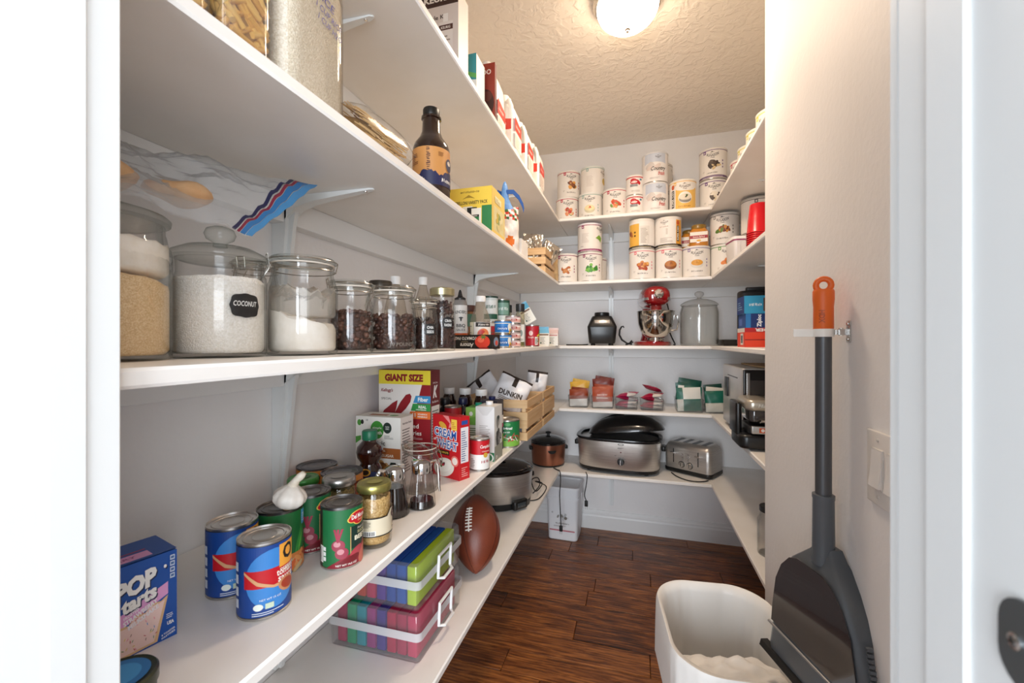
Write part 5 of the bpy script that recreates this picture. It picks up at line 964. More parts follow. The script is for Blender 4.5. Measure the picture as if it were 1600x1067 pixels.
stackcans('vegetable_can', [('lower can of the tall stack with white and red label', -.612, 1.755, Z3, .032, .108, gl(.032, .108, '#d9d9d6', '#b5202c', '#1f5a44', 'BEANS'), 0, None, '#cfcac4'), ('upper can of the tall stack with dark green plastic lid', -.612, 1.755, Z3 + .1084, .032, .112, gl(.032, .112, '#d5dcd8', '#e9ecea', '#1f5a44', 'COFFEE'), 6, '#173a2c', '#cfcac4'),
    ('lower green-labelled can beside the spice bottle', -.585, 1.845, Z3, .033, .108, gl(.033, .108, '#2a6a58', '#8fc4d6', '#17403a', 'PEAS'), 10, None, '#cfcac4'), ('upper dark green can beside the spice bottle', -.585, 1.845, Z3 + .1084, .033, .108, gl(.033, .108, '#1f4f3c', '#7aa090', '#e6ece8', 'CORN'), 10, None, '#cfcac4')], 'stacked vegetable cans')
def blue(r, h):
    d = full(r, h, '#e6e2d4'); band(d, r, h * .12, h * .62, '#2a7cc4'); d.ell(r * .75, h * .5, r * .35, h * .3, '#e9e6da', 18); d.blobs(r * .75, h * .22, r * .5, h * .16, ['#d9b03a', '#c23a2a', '#8fae4a'], 8, 3, .4); d.rect(-r * .9, h * .25, r * 1.3, h * .3, '#1f66b0'); d.text('FRUIT', -r * .25, h * .4, h * .16, '#eef2f4', r * 1.1, .02); band(d, r, h * .8, h * .1, '#2a7cc4'); return d
stackcans('fruit_can', [('lower of two short blue fruit cans by the tomato paste box', -.505, 1.60, Z3, .033, .054, blue(.033, .054), 10, None, '#cfcac4'), ('upper of two short blue fruit cans by the tomato paste box', -.505, 1.60, Z3 + .0544, .033, .054, blue(.033, .054), 10, None, '#cfcac4')], 'blue fruit cans')
PK = ['bottom', 'second', 'third', 'top']
for k in range(4):
    r, h = .0325, .0335; d = full(r, h, '#e9dcd6', .004); band(d, r, .006, .012, '#d9a79c'); d.rect(-.012, .012, .026, .009, '#b04a44'); d.text('TUNA', .001, .0165, .005, '#f4ece8', .018, .02); band(d, r, .026, .002, '#8a3a3a')
    tin('tuna_can', '%s flat pink-labelled tuna can of the stack of four' % PK[k], 'can', -.508, 1.752, Z3 + k * .0338, r, h, d, 8, 'stack of tuna cans')
for lb, x, y, r, h, c in (('tall spice bottle with black cap standing behind the tuna stack', -.588, 1.945, .018, .20, '#c9a04a'), ('tall spice bottle with silver-black cap in front of the cartons', -.500, 1.842, .0195, .195, '#8a8a4a')):
    d = D(); d.rect(-r * 1.3, h * .12, r * 2.6, h * .4, '#e4e6e2'); d.ell(0, h * .32, r * .6, r * .8, '#8aa0a0'); d.lines(-r, h * .15, r * 1.8, h * .08, 3, '#5a6a5a', 2)
    bottle('spice_bottle', lb, 'bottle', x, y, Z3, [(r - .001, 0), (r, .003), (r, h * .76), (r * .86, h * .80), (r * .86, h * .84)], glass('#efece2', '#b5ae9c', .02, 1.45, .1, '#c9c09a'), [(r * .98, h * .82), (r, h * .825), (r, h - .002), (r - .002, h), (.001, h)], '#2a2a2b', d, r, 0, 0, 'spice bottles', ([(r, .006), (r, h * .5)], mat(c, .8, 0, .4, 80)))
def milk_carton(label, loc, rot, c1, bar):
    w, h = .058, .070; t = T('small_carton', label, 'carton', loc, rot, 'small gable cartons')
    b = B(); b.box(0, 0, 0, w, w, h); b.loft([[(-w / 2, -w / 2, h), (w / 2, -w / 2, h), (w / 2, w / 2, h), (-w / 2, w / 2, h)], [(-w / 2, -.003, h + .026), (w / 2, -.003, h + .026), (w / 2, .003, h + .026), (-w / 2, .003, h + .026)], [(-w / 2, -.003, h + .036), (w / 2, -.003, h + .036), (w / 2, .003, h + .036), (-w / 2, .003, h + .036)]], 1); b.build('carton_body', [mat('#e4e2da', .45), mat(c1, .4)], t, smooth=False)
    f = D(); f.rect(0, 0, w, h, '#e6e3d8'); f.rect(.004, h - .012, w - .008, .008, bar); f.lines(.008, .012, w - .02, h - .03, 6, '#8a8a86', 4); f.ell(.012, .018, .004, .004, '#2f5a4a'); f.flat(t, (-w / 2, -w / 2, 0), (1, 0, 0), (0, 0, 1))
r, h = .034, .106; d = full(r, h, '#b01a2a'); d.rect(.015, .008, .018, .04, '#e6e0d8'); d.bars(.017, .012, .012, .03); d.ell(-.005, .066, .010, .012, '#e8c8c4', 14); d.text('CHILI', -.004, .046, .010, '#f2dcd4', .03, .02); d.blobs(.042, .05, .014, .035, ['#d9c23a', '#5a8a3a', '#d08a6a'], 9, 2, .4)
tin('chili_can', 'red can under the tilted carton near the back corner', 'can', -.495, 2.055, Z3, r, h, d, -4)
milk_carton('light blue topped carton tilted on top of the red can', (-.500, 2.05, Z3 + .121), (math.radians(4), math.radians(-30), look(-.5, 2.05, 0)), '#5aa6cc', '#6a4a30')
milk_carton('upright light blue topped carton beside the red can', (-.488, 2.285, Z3), look(-.488, 2.285, 6), '#6ab0d4', '#7a5a3a')
milk_carton('pale pink carton in the back corner of the middle shelf', (-.472, 2.50, Z3), look(-.47, 2.5, -4), '#e0c4c0', '#c98a84')
milk_carton('blue topped carton standing behind the tall spice bottle', (-.580, 2.020, Z3 + .0), look(-.6, 2.0, 10), '#4a9ac4', '#6a4a30')

# ------------------------------------------------------------------ middle shelf: back
cord('power_cord', 'black blender cord lying along the back of the middle shelf', [(-.42, 2.66, Z3 + .004), (-.36, 2.655, Z3 + .004), (-.32, 2.672, Z3 + .004), (-.285, 2.66, Z3 + .006)], .0045)
def blender_base():
    t = T('blender_base', 'black blender motor base without its jug', 'blender', (-.205, 2.735, Z3), math.radians(5))
    B().stack([(.012, rrect(.150, .150, .02)), (.02, rrect(.160, .160, .022)), (.075, rrect(.172, .170, .022)), (.11, rrect(.178, .172, .02)), (.118, rrect(.178, .172, .02)), (.178, rrect(.125, .12, .025)), (.184, rrect(.115, .11, .025))]).build('motor_housing', mat('#161617', .3), t, ang=40)
    B().lathe([(.045, .184), (.047, .188), (.046, .205), (.043, .208), (.040, .200), (.001, .199)], 0, 32).build('jug_collar', mat('#0e0e0f', .35), t)
    M = Matrix.Translation((0, -.0855 + .013, .148)) @ Matrix.Rotation(math.radians(-23), 4, 'X'); B().rbox(0, 0, -.011, .092, .004, .022, .002, 0, .001, 2, M).build('control_strip', mat('#b9b7b4', .3, .7), t)
    for sx in (-1, 1):
        for sy in (-1, 1): B().lathe([(.013, 0), (.015, .003), (.012, .0125)], 0, 14).build('foot', RUBBER, t, (sx * .055, sy * .055, 0))
blender_base()
t = T('dough_hook', 'black dough hook attachment lying beside the stand mixer', 'mixer hook', (-.05, 2.665, Z3))
B().tube([(.03, 0, .008), (.0, 0, .014), (-.03, .0, .035), (-.045, 0, .065), (-.043, 0, .095), (-.032, 0, .115), (-.022, 0, .118), (-.018, 0, .108)], [.005, .0055, .006, .006, .0055, .005, .0045, .0035], 0, 10).tube([(-.006, -.02, .006), (.012, 0, .012), (.028, .02, .030)], .0045, 0, 8).tube([(.0, .02, .006), (.012, 0, .012), (.036, -.012, .022)], .0045, 0, 8).build('hook', mat('#2a2c30', .35, .6), t)
def mixer():
    RED = mat('#8e1015', .12, 0, 0, 40, 0, 60, None, 1); t = T('stand_mixer', 'glossy red stand mixer with steel bowl', 'stand mixer', (.108, 2.70, Z3), math.radians(9))
    n = 40; o = [(.108 * math.cos(a), .055 + .155 * math.sin(a) * (1 if math.sin(a) > 0 else .95)) for a in [2 * PI * i / n for i in range(n)]]
    B().stack([(0, [(x * .96, y * .96) for x, y in o]), (.004, o), (.022, o), (.028, [(x * .93, .003 + y * .93) for x, y in o])]).build('base', RED, t, ang=50)
    B().stack([(.026, rrect(.12, .10, .04)), (.06, rrect(.10, .085, .036)), (.15, rrect(.09, .085, .036)), (.23, rrect(.095, .10, .036))], 0, (1, 1), Matrix.Translation((0, .135, 0))).build('pedestal', RED, t, ang=50)
    L = []
    for y, s, z in ((-.125, .30, .290), (-.120, .62, .290), (-.108, .82, .291), (-.085, .94, .293), (-.03, 1.0, .296), (.06, 1.0, .296), (.13, .92, .292), (.17, .72, .285), (.195, .40, .278)):
        L.append([(.080 * s * math.copysign(abs(math.cos(a)) ** .85, math.cos(a)), y, z + .063 * s * math.copysign(abs(math.sin(a)) ** .85, math.sin(a))) for a in [2 * PI * i / 32 for i in range(32)]])
    h = B().loft(L).build('motor_head', RED, t, ang=60)
    B().lathe([(.024, 0), (.026, .004), (.026, .022), (.02, .028), (.001, .029)], 0, 28, M=Matrix.Translation((0, -.118, .300)) @ Matrix.Rotation(PI / 2, 4, 'X')).build('hub_cap', CHROME, h)
    L = []
    for y, s in ((-.115, .72), (-.105, .84), (-.085, .955), (-.03, 1.012), (.06, 1.012), (.13, .93)): L.append([(.080 * s * math.cos(a), y, z0 + .005) for a, z0 in ((PI, .262), (PI, .277), (0, .277), (0, .262))])
    B().loft(L).build('trim_band', mat('#c9c9cb', .2, 1), h, ang=40)
    d = D(); d.text('KitchenAid', 0, 0, .008, '#222226', .075, .02); d.flat(h, (0, -.1165, .2742), (1, 0, 0), (0, 0, 1), 'lettering')
    B().lathe([(.030, .20), (.034, .205), (.034, .235), (.028, .245)], 0, 24, M=Matrix.Translation((0, -.06, 0))).build('planetary', RED, t)
    B().lathe([(.006, .10), (.007, .20)], 0, 12, M=Matrix.Translation((0, -.06, 0))).build('shaft', STEEL, t)
    B().lathe([(.045, .030), (.048, .034), (.046, .045), (.060, .055), (.085, .085), (.099, .125), (.104, .165), (.106, .200), (.109, .204), (.107, .206), (.103, .200), (.098, .13), (.082, .088), (.055, .06), (.001, .055)], 0, 48, M=Matrix.Translation((0, -.045, 0)) ).build('bowl', mat('#cfcdc9', .07, 1), t, ang=60)
    B().tube([(.10, -.04, .175), (.126, -.04, .178), (.132, -.04, .14), (.122, -.04, .095), (.088, -.04, .09)], .005, 0, 8).build('bowl_handle', CHROME, t)
    B().lathe([(.042, .027), (.042, .034), (.05, .035)], 0, 30, M=Matrix.Translation((0, -.045, 0))).build('bowl_plate', CHROME, t)
    B().lathe([(.009, 0), (.009, .02), (.001, .022)], 0, 16, M=Matrix.Translation((.07, .04, .30)) @ Matrix.Rotation(PI / 2, 4, 'Y')).build('knob', BLACK, t)
mixer()
cord('power_cord', 'black cord trailing down behind the red stand mixer', [(.185, 2.90, Z3 + .30), (.205, 2.89, Z3 + .22), (.20, 2.87, Z3 + .12), (.215, 2.83, Z3 + .06), (.235, 2.80, Z3 + .010), (.225, 2.76, Z3 + .005)], .004)
def big_jar():
    t = T('barrel_jar', 'big empty glass barrel jar with knobbed lid next to the mixer', 'jar', (.366, 2.745, Z3), 0); G = glass('#fdfdfc', '#c9c7c2')
    B().lathe([(.098, 0), (.104, .004), (.107, .02), (.107, .20), (.102, .222), (.098, .232), (.100, .24), (.097, .24), (.094, .230), (.1025, .20), (.1025, .02), (.098, .01), (.001, .009)], 0, 48).build('jar_body', G, t, ang=60)
    l = B().lathe([(.09, .238), (.104, .2405), (.106, .244), (.103, .249), (.085, .262), (.055, .274), (.02, .280), (.012, .284), (.001, .284)], 0, 48).build('lid', G, t, ang=60)
    B().lathe([(.012, .283), (.011, .29), (.022, .297), (.027, .307), (.024, .318), (.012, .324), (.001, .324)], 0, 30).build('knob', glass('#f2f0ee', '#a8a6a2', .02, 1.45, .1), l, ang=70)
big_jar()
t = T('baking_pan', 'flat dark baking pan lying beside the barrel jar', 'pan', (.545, 2.76, Z3)); B().stack([(0, rrect(.12, .22, .015)), (.003, rrect(.124, .224, .016)), (.034, rrect(.136, .236, .018)), (.036, rrect(.144, .244, .02)), (.034, rrect(.130, .230, .017)), (.005, rrect(.118, .218, .014))]).build('pan', mat('#2d2c2a', .35, .4), t)

# ------------------------------------------------------------------ middle shelf: right
def zbox(label, z, h, c1, c2, kind, dx=0):
    w, dp = .24, .135; f = D(); s = D(); f.rect(0, 0, w, h, c1)
    if kind == 0: f.rect(.075, .01, .09, h - .02, '#5a3a2a'); f.rect(.095, .022, .04, h - .044, '#b99a7a'); f.text('BAGS', .045, h * .5, .012, '#eaf2f6', .05, .03); s.rect(0, 0, dp, h, '#1a3c80'); s.lines(.02, .02, .08, .04, 4, '#8ab0d4', 2)
    if kind == 1: f.rect(.02, 0, .075, h, '#12306e'); f.text('Ziploc', .055, h * .5, .022, '#f2f4f6', .055, .04, 0, PI / 2); f.rect(.11, .01, .06, h - .02, '#6a4a3a'); s.rect(0, 0, dp, h, '#1a4c96'); s.rect(.02, .012, .05, .03, '#5a7ac4')
    if kind == 2: f.rect(0, h * .78, w, h * .22, '#b51a20'); f.text('SLIDER', .085, h * .89, .014, '#f4f0ec', .09, .04, 0, PI); f.rect(0, h * .36, w, .004, '#8a1a16'); s.rect(0, 0, dp, h, c1); s.rect(0, h * .78, dp, h * .22, '#e9e5de'); s.rect(.06, .01, .05, h * .6, '#ebe8e2'); s.bars(.068, .018, .034, h * .4)
    carton('bag_box', label, 'box', .462 + w / 2 + dx, 2.075 + dp / 2, z, w, dp, h, 0, c1, f, None, s, None, 'boxes of food bags', False)
zbox('red and orange box of slider bags, bottom of the bag box pile', Z3, .085, '#e2401f', 0, 2); zbox('navy and blue box of food bags in the middle of the pile', Z3 + .0855, .062, '#2a78b8', 0, 1, .004); zbox('bright blue box of food bags on top of the pile', Z3 + .148, .078, '#2f9ac4', 0, 0, -.002)
t = T('waffle_maker', 'black appliance standing on edge behind the bag boxes', 'appliance', (.575, 2.275, Z3), 0); B().rbox(0, 0, .006, .20, .075, .262, .03, 0, .012).build('shell', mat('#17171a', .35), t); B().rbox(0, -.0385, .03, .15, .004, .2, .002, 0, .001, 2).build('front_plate', mat('#26262a', .3), t); B().rbox(-.02, 0, .268, .09, .03, .018, .008, 0, .004, 3).build('handle', BLACK, t)
for s in (-1, 1): B().lathe([(.012, 0), (.013, .0065)], 0, 12).build('foot', RUBBER, t, (s * .07, 0, 0))

# ------------------------------------------------------------------ fourth shelf: bins of packets on the back
BINM = glass('#f7f8f8', '#dcdedf', .05, 1.4, .04)
def clear_bin(label, x, y, w, dp, h, rz=0):
    t = T('clear_bin', label, 'bin', (x, y, Z4), rz, 'clear packet bins')
    B().stack([(0, rrect(w - .016, dp - .016, .008)), (.002, rrect(w - .012, dp - .012, .009)), (h - .003, rrect(w, dp, .01)), (h, rrect(w + .004, dp + .004, .011)), (h, rrect(w - .003, dp - .003, .009)), (.004, rrect(w - .016, dp - .016, .008))]).build('bin', BINM, t, ang=40); return t
def packet(label, x, y, z, w, h, th, rot, cols, pick, seed, group, txt=None, tcol=None):
    o = T('drink_packet', label, 'packet', (x, y, z), rot, group); pouch('pouch', [mat(c, .38, 0, 0, 40, .15, 60) for c in cols], o, w, h, th, (0, 0, 0), (0, 0, 0), seed, .10, pick, 12)
    if txt: d = D(); d.text(txt, 0, .012, .010, tcol, w * .5, .02); d.lines(-w * .3, -.012, w * .6, .014, 3, tcol, 2); d.flat(o, (0, -th * .5 - .004, 0), (1, 0, 0), (0, 0, 1), 'print')
V = lambda u, v, f: 1 if v < .38 else 0
HD = lambda u, v, f: 1 if abs(u - .5) < .22 else 0
R = math.radians
def cocoa(x, y, w, h, n, cols, pick, nm, up, group, seed, txt=None):
    for k in range(n):
        yy = y - .045 + k * .022; packet(nm[k], x + (k % 2 - .5) * .004, yy, Z4 + .0075 + h / 2 + up[k], w, h, .022, (R(-7 + 3 * k), R((-3, 4, -6, 9, 3)[k % 5]), R((2, -4, 3)[k % 3])), cols[k % len(cols)], pick, seed + k, group, txt if k == 0 else None, '#f2e6dc')
clear_bin('clear bin holding yellow and brown packets, leftmost on the back shelf', -.342, 2.70, .125, .15, .075)
cocoa(-.342, 2.70, .108, .105, 4, [('#8e3d20', '#e2ddd8'), ('#7e3319', '#dcd6d0'), ('#d9a93a', '#b98a2a'), ('#d9b04a', '#c29a34')], V, ['front brown and white packet in the leftmost bin', 'second brown packet in the leftmost bin', 'yellow packet rising in the leftmost bin', 'yellow packet at the rear of the leftmost bin'], [0, .008, .045, .055], 'brown and yellow packets', 20)
clear_bin('clear bin of reddish brown cocoa packets, second from the left', -.195, 2.70, .135, .15, .075)
cocoa(-.195, 2.70, .118, .125, 4, [('#a84a2c', '#d9d2cc'), ('#9a4026', '#d4ccc6'), ('#6e2418', '#6e2418'), ('#752a1c', '#752a1c')], lambda u, v, f: 1 if v < .26 else 0, ['front terracotta cocoa packet with printed panel', 'second terracotta cocoa packet', 'dark brown packet sticking up in the cocoa bin', 'dark brown packet at the rear of the cocoa bin'], [0, .01, .048, .056], 'cocoa packets', 30, 'COCOA')
def laid(x, y, cols, names, group, seed, w=.125, dp=.11):
    for k, nm in enumerate(names):
        packet(nm, x + (k % 2 - .5) * .012, y - .01 + (k % 3) * .006, Z4 + .018 + k * .0225, w - .012 * (k % 2), dp, .024, (R(90 + (4 if k % 2 else -4)), R((4, -5, 7, -8)[k % 4]), R((3, -8, 10, -14)[k % 4])), cols, (lambda u, v, f: 1 if (u > .55) ^ (v > .6) else 0), seed + k, group)
PO = ['bottom', 'second', 'third', 'top']
clear_bin('clear bin of magenta and white packets, left of the pair', -.053, 2.70, .135, .15, .06); laid(-.053, 2.70, ('#dcd8d6', '#a8164c'), ['%s magenta and white packet in the left magenta bin' % p for p in PO], 'magenta packets', 40)
clear_bin('clear bin of magenta and white packets, right of the pair', .094, 2.70, .135, .15, .06); laid(.094, 2.70, ('#e0d9d2', '#a8123c'), ['%s magenta and white packet in the right magenta bin' % p for p in PO], 'magenta packets', 50)
packet('crimson packet lying on top of the right magenta bin', .10, 2.72, Z4 + .122, .11, .09, .022, (R(70), R(12), R(-20)), ('#9a1238', '#e0dad4'), V, 61, 'magenta packets')
clear_bin('clear bin of dark green and white packets near the oven', .300, 2.69, .150, .15, .075)
cocoa(.300, 2.69, .13, .135, 4, [('#dedbd2', '#15614f'), ('#15614f', '#dedbd2'), ('#0f4a3c', '#12564a'), ('#0f4a3c', '#0f4a3c')], lambda u, v, f: 1 if (v < .46) ^ (u < .22) else 0, ['front green and white packet with pale panel', 'second green packet behind the pale panel one', 'dark green packet leaning up in the green bin', 'dark green packet at the rear of the green bin'], [0, .006, .03, .045], 'green packets', 70, None)
clear_bin('clear bin of dark green packets partly hidden by the oven', .437, 2.69, .115, .15, .06)
cocoa(.437, 2.69, .10, .12, 3, [('#15614f', '#d8d2c4'), ('#c9c2b4', '#15614f'), ('#0c3a30', '#0c3a30')], V, ['front green packet beside the oven', 'pale packet behind the front green one beside the oven', 'blackish green packet at the rear beside the oven'], [0, .018, .034], 'green packets', 80)

# ------------------------------------------------------------------ fourth shelf: right side appliances
def oven():
    w, dp, h = .325, .40, .28; t = T('countertop_oven', 'silver countertop oven with dark glass door on the right shelf', 'oven', (.425 + w / 2, 1.955 + dp / 2, Z4), 0)
    b = B(); b.rbox(0, 0, .018, w, dp, h, .012, 0, .006); b.build('housing', mat('#d4d2d0', .32, .6, .3, 5, 0, 60, '#c2c0be'), t)
    B().rbox(.03, .02, .2985, w - .09, dp - .06, .006, .03, 0, .002).build('top_board', mat('#b99a74', .6), t)
    B().rbox(0, -dp / 2 - .006, .025, w - .006, .014, h - .012, .004, 0, .003).build('door', mat('#131314', .12, coat=.5), t)
    B().rbox(-.05, -dp / 2 - .0138, .07, w - .15, .002, h - .10, .001, 0, .0006).build('door_window', mat('#3a3634', .05, coat=1), t)
    B().rbox(-w / 2 + .02, -dp / 2 - .0145, .03, .014, .004, h - .03, .002, 0, .001).build('door_edge', mat('#c4c2c0', .25, .9), t)
    B().box(-w / 2 - .0004, -.02, .25, .002, .20, .004).build('emboss_shade_line', BLACK, t)  # embossed line put in as a black strip, its shade as colour
    B().rbox(-w / 2 - .003, .09, .15, .010, .055, .09, .003, 0, .002).build('side_recess', BLACK, t)
    for sx in (-1, 1):
        for sy in (-1, 1): B().lathe([(.014, 0), (.016, .019)], 0, 14).build('foot', RUBBER, t, (sx * .13, sy * .15, 0))
oven()
def grill():
    t = T('indoor_grill', 'black and silver indoor grill in front of the oven, reaching past the shelf edge', 'grill', (.540, 1.845, Z4), 0); w, dp = .33, .17
    B().rbox(0, 0, .006, w, dp, .055, .03, 0, .014).build('base', mat('#141415', .3), t)
    B().rbox(.012, -.004, .062, w - .04, dp - .02, .030, .02, 0, .006).build('lower_plate', mat('#222224', .35), t)
    B().rbox(.01, -dp / 2 + .006, .066, w - .06, .014, .028, .004, 0, .003).build('front_label_strip', mat('#b9b7b4', .3, .7), t)
    d = D(); d.rect(-.10, -.009, .17, .018, '#d2561e'); d.ell(-.088, 0, .006, .006, '#f2e6dc'); d.text('HIGH HEAT', -.03, 0, .009, '#f4e9df', .085, .02); d.flat(t, (.0, -dp / 2 - .0012, .080), (1, 0, 0), (0, 0, 1), 'printed_strip')
    B().rbox(.012, .0, .105, w - .05, dp - .03, .050, .02, 0, .010).build('cooking_window', mat('#4a4644', .08, .3, coat=1), t)
    B().rbox(.006, -.004, .150, w - .03, dp - .006, .042, .03, 0, .014).build('silver_lid', mat('#c9c0b0', .3, .7), t)
    B().rbox(-.158, .02, .05, .022, dp - .05, .125, .01, 0, .006).build('side_arm', mat('#121213', .3), t)
    b = B(); b.tube([(-.10, -dp / 2 - .004, .112), (-.10, -dp / 2 - .022, .118), (.10, -dp / 2 - .022, .118), (.10, -dp / 2 - .004, .112)], .006, 0, 8); b.build('front_handle', CHROME, t)
    d = D(); d.text('HamiltonBeach', 0, 0, .013, '#ece6d8', .13, .02, .25); d.flat(t, (-.04, -dp / 2 - .0075, .172), (1, 0, 0), (0, 0, 1), 'lettering')
    for sx in (0, 1): B().lathe([(.012, 0), (.013, .0065)], 0, 12).build('foot', RUBBER, t, (-.08 + sx * .19, 0, 0))
grill()
t = T('spray_bottle', 'grey and white spray nozzle standing on top of the oven', 'bottle', (.640, 2.10, Z4 + .305), 0); B().lathe([(.028, 0), (.03, .003), (.03, .02), (.018, .032), (.012, .036)], 0, 24).build('bottle_body', mat('#2a2a2c', .3), t); B().tube([(0, 0, .030), (-.002, 0, .046), (-.02, 0, .056), (-.05, 0, .057)], [.010, .010, .009, .006], 0, 12).build('nozzle', mat('#d9d6d0', .4), t)

# ------------------------------------------------------------------ #10 food storage cans on the two upper shelves
CR, CHT = .0742, .176
def arch_logo(d, cx, cy, s, c='#4a4644'):
    d.text('AUGASON', cx, cy, .016 * s, c, .062 * s, .02, 0, 0, -9 / s); d.text('FARMS', cx, cy - .0135 * s, .0055 * s, c, .022 * s, .01); d.poly([(cx - .012 * s, cy + .014 * s), (cx - .002 * s, cy + .022 * s), (cx + .004 * s, cy + .018 * s), (cx + .014 * s, cy + .014 * s), (cx + .003 * s, cy + .0165 * s)], c)
def aug(label, x, y, z, ring, foods, title, turn=0, rev=None, lid='#e9e4dc', bowl=None, bottom=None, up=0, group='white food storage cans'):
    r, h = CR, CHT; d = full(r, h, '#e8e2da'); band(d, r, h - .013, .004, ring); d.rect(-.052, h - .030, .016, .018, ring); d.rect(-.047, h - .025, .006, .008, '#f0e6e0')
    if bottom: band(d, r, .008, .012, bottom[0]); d.lines(-.06, .0105, .12, .006, 1, bottom[1], 2)
    if rev == 'back':
        d.rect(-.01, .03, .055, .105, '#dcd5cb'); d.lines(-.006, .036, .046, .09, 12, '#a39a90', 4); d.rect(-.085, .02, .070, .13, '#e8b04a'); d.ell(-.04, .10, .006, .006, '#6a4a20'); d.ell(-.04, .08, .006, .006, '#6a4a20'); d.blobs(-.07, .09, .014, .02, ['#7a3a20', '#b06a3a'], 6, 4, .5); d.text('49 OZ', .02, .022, .007, '#3a3632', .026, .02)
    elif rev == 'side':
        arch_logo(d, -.022, .145, .7, '#77706a'); d.text('Lentil Blend', -.022, .122, .008, '#b59a8a', .05, .01); d.rect(-.012, .075, .010, .035, '#cfc7bd'); d.lines(-.045, .03, .07, .03, 5, '#b5aca2', 2); d.rect(.045, .02, .04, .14, '#e2a23a'); d.rect(.050, .035, .016, .09, '#1d1a18'); d.text('SUPER CAN', .058, .08, .011, '#f2ece2', .08, .03, 0, PI / 2); d.ell(.058, .142, .010, .014, '#c2562a', 18)
    elif rev == 'gold':
        d.rect(-.04, .0055, .125, .125, '#e9b95c'); d.ell(.015, .131, .060, .02, '#e8e2da', 24); arch_logo(d, .012, .135, 1, '#5a4a38'); d.ell(.014, .072, .038, .034, '#efe9df', 28); d.ell(.014, .064, .034, .022, '#8d8880', 24); d.ell(.014, .075, .034, .018, '#e2d6c2', 24); d.blobs(.02, .078, .018, .010, ['#4f6a34', '#2f3a28', '#e9e0cc'], 6, 3, .4); d.marks(.012, .022, .009, '#a8682a', .07, 0, 5); d.rect(-.066, .02, .018, .10, '#1d1a18'); d.text('SUPER CAN', -.057, .07, .012, '#f2ece2', .088, .03, 0, PI / 2); d.ell(-.057, .140, .010, .014, '#c2562a', 18)
    elif rev == 'plant':
        arch_logo(d, .075, .140, 1); d.lines(-.05, .06, .05, .06, 8, '#d2c9c0', 6); d.poly([(.035, .085), (.06, .105), (.085, .09), (.075, .06), (.06, .075)], '#7aa23a'); d.lines(-.06, .036, .034, .004, 1, '#6a3a5a', 1)
    elif rev == 'plain':
        d.lines(-.05, .05, .05, .07, 9, '#d6cdc3', 6); arch_logo(d, .075, .135, 1, '#8a7a6a'); d.ell(.078, .085, .02, .022, '#d2b05a', 20)
    else:
        arch_logo(d, 0, .135, 1.05)
        if bowl: d.ell(.0, .075, .034, .026, bowl[0], 26); d.ell(0, .082, .031, .017, bowl[1], 26); d.blobs(.0, .084, .012, .008, bowl[2], 5, 3, .5)
        else: d.blobs(.004, .080, .040, .027, foods, 18, int(abs(x) * 97 + y * 31), .36)
        d.marks(.0, .034, .009, '#6a5f58', .060, 0, len(title)); d.lines(-.055, .04, .012, .012, 2, '#b5aca2', 1)
        for k in range(3): d.rect(.052, .06 + k * .018, .006, .010, ring)
    tin('food_can', label, 'can', x, y, z + up, r, h, d, turn, group, lid)
L1 = Z1; G2 = CHT + .0024
RD, TE, MG, PU, GN = '#b8344a', '#8fb0a8', '#8e2a5c', '#6a4a80', '#6a9a5a'
aug('bottom can at the left end of the top back shelf, red rim', -.434, 2.80, L1, RD, ['#d98a5a', '#b8382a', '#6a8a3a', '#e6c9a0'], 'Fruit Mix', 4)
aug('can on top at the left end of the top back shelf, waffle picture', -.428, 2.815, L1, RD, ['#e0a04a', '#8a4a2a', '#d9b070', '#4a2a24'], 'Waffle Mix', 14, up=G2)
aug('bottom can, second stack from the left on the top back shelf, soup bowl', -.279, 2.755, L1, TE, [], 'Potato Soup', -4, None, '#e4e4de', ('#cfc6a8', '#ead9a8', ['#d9784a', '#c9562a']))
aug('plain-sided can on top of the potato soup can', -.268, 2.785, L1, TE, [], 'Oats', 8, 'plain', '#d9ded8', None, None, G2)
aug('single red-rimmed can with orange food picture on the top back shelf', -.122, 2.72, L1, RD, ['#e0763a', '#c94a2a', '#e89a5a', '#7a9a4a'], 'Fruit Blend', 0)
def redcar(label, y, z):
    r, h = .0505, .118; d = full(r, h, '#e9e3dc'); band(d, r, h - .014, .006, '#c21a26')
    d.ell(.0, .078, .028, .015, '#c21a26', 20); d.ell(-.008, .088, .018, .012, '#c21a26', 18); d.rect(-.028, .05, .044, .016, '#8a8e90'); d.ell(-.004, .078, .018, .006, '#f0e9e2', 16); d.ell(.026, .070, .008, .010, '#c21a26', 14); d.ell(.036, .092, .008, .006, '#5a7a8a', 14); d.text('Wheat', -.004, .079, .006, '#c21a26', .026, .02); d.lines(-.02, .02, .05, .012, 2, '#b5aca2', 2)
    tin('small_food_can', label, 'can', -.004, y, z, r, h, d, 0, 'small red-rimmed cans', '#ece6de')
redcar('lower small can with red truck picture on the top back shelf', 2.685, L1); redcar('upper small can with red truck picture on the top back shelf', 2.685, L1 + .1204)
def country(label, z, turn):
    r, h = .0735, CHT; d = full(r, h, '#e6e1dc'); d.rect(-.065, h * .60, .13, h * .36, '#c3cad6'); d.ell(.0, h * .60, .065, .012, '#e6e1dc', 24); arch_logo(d, .018, h - .030, .55); d.blobs(-.01, h * .48, .05, .03, ['#dcd2ca', '#cfc6c0', '#d9c9c0'], 9, 4, .4)
    d.text('Country', .020, .076, .030, '#2a2624', .086, .02, .3); d.text('fresh', .036, .050, .024, '#c2402f', .04, .015, .35); d.lines(-.03, .02, .07, .010, 2, '#b9b0aa', 3)
    tin('milk_powder_can', label, 'can', .113, 2.685, z, r, h, d, turn, 'milk powder cans', '#dcdcdc')
country('lower pale can with italic black and red lettering on the top back shelf', L1, 4); country('upper pale can with italic black and red lettering on the top back shelf', L1 + G2, 0)
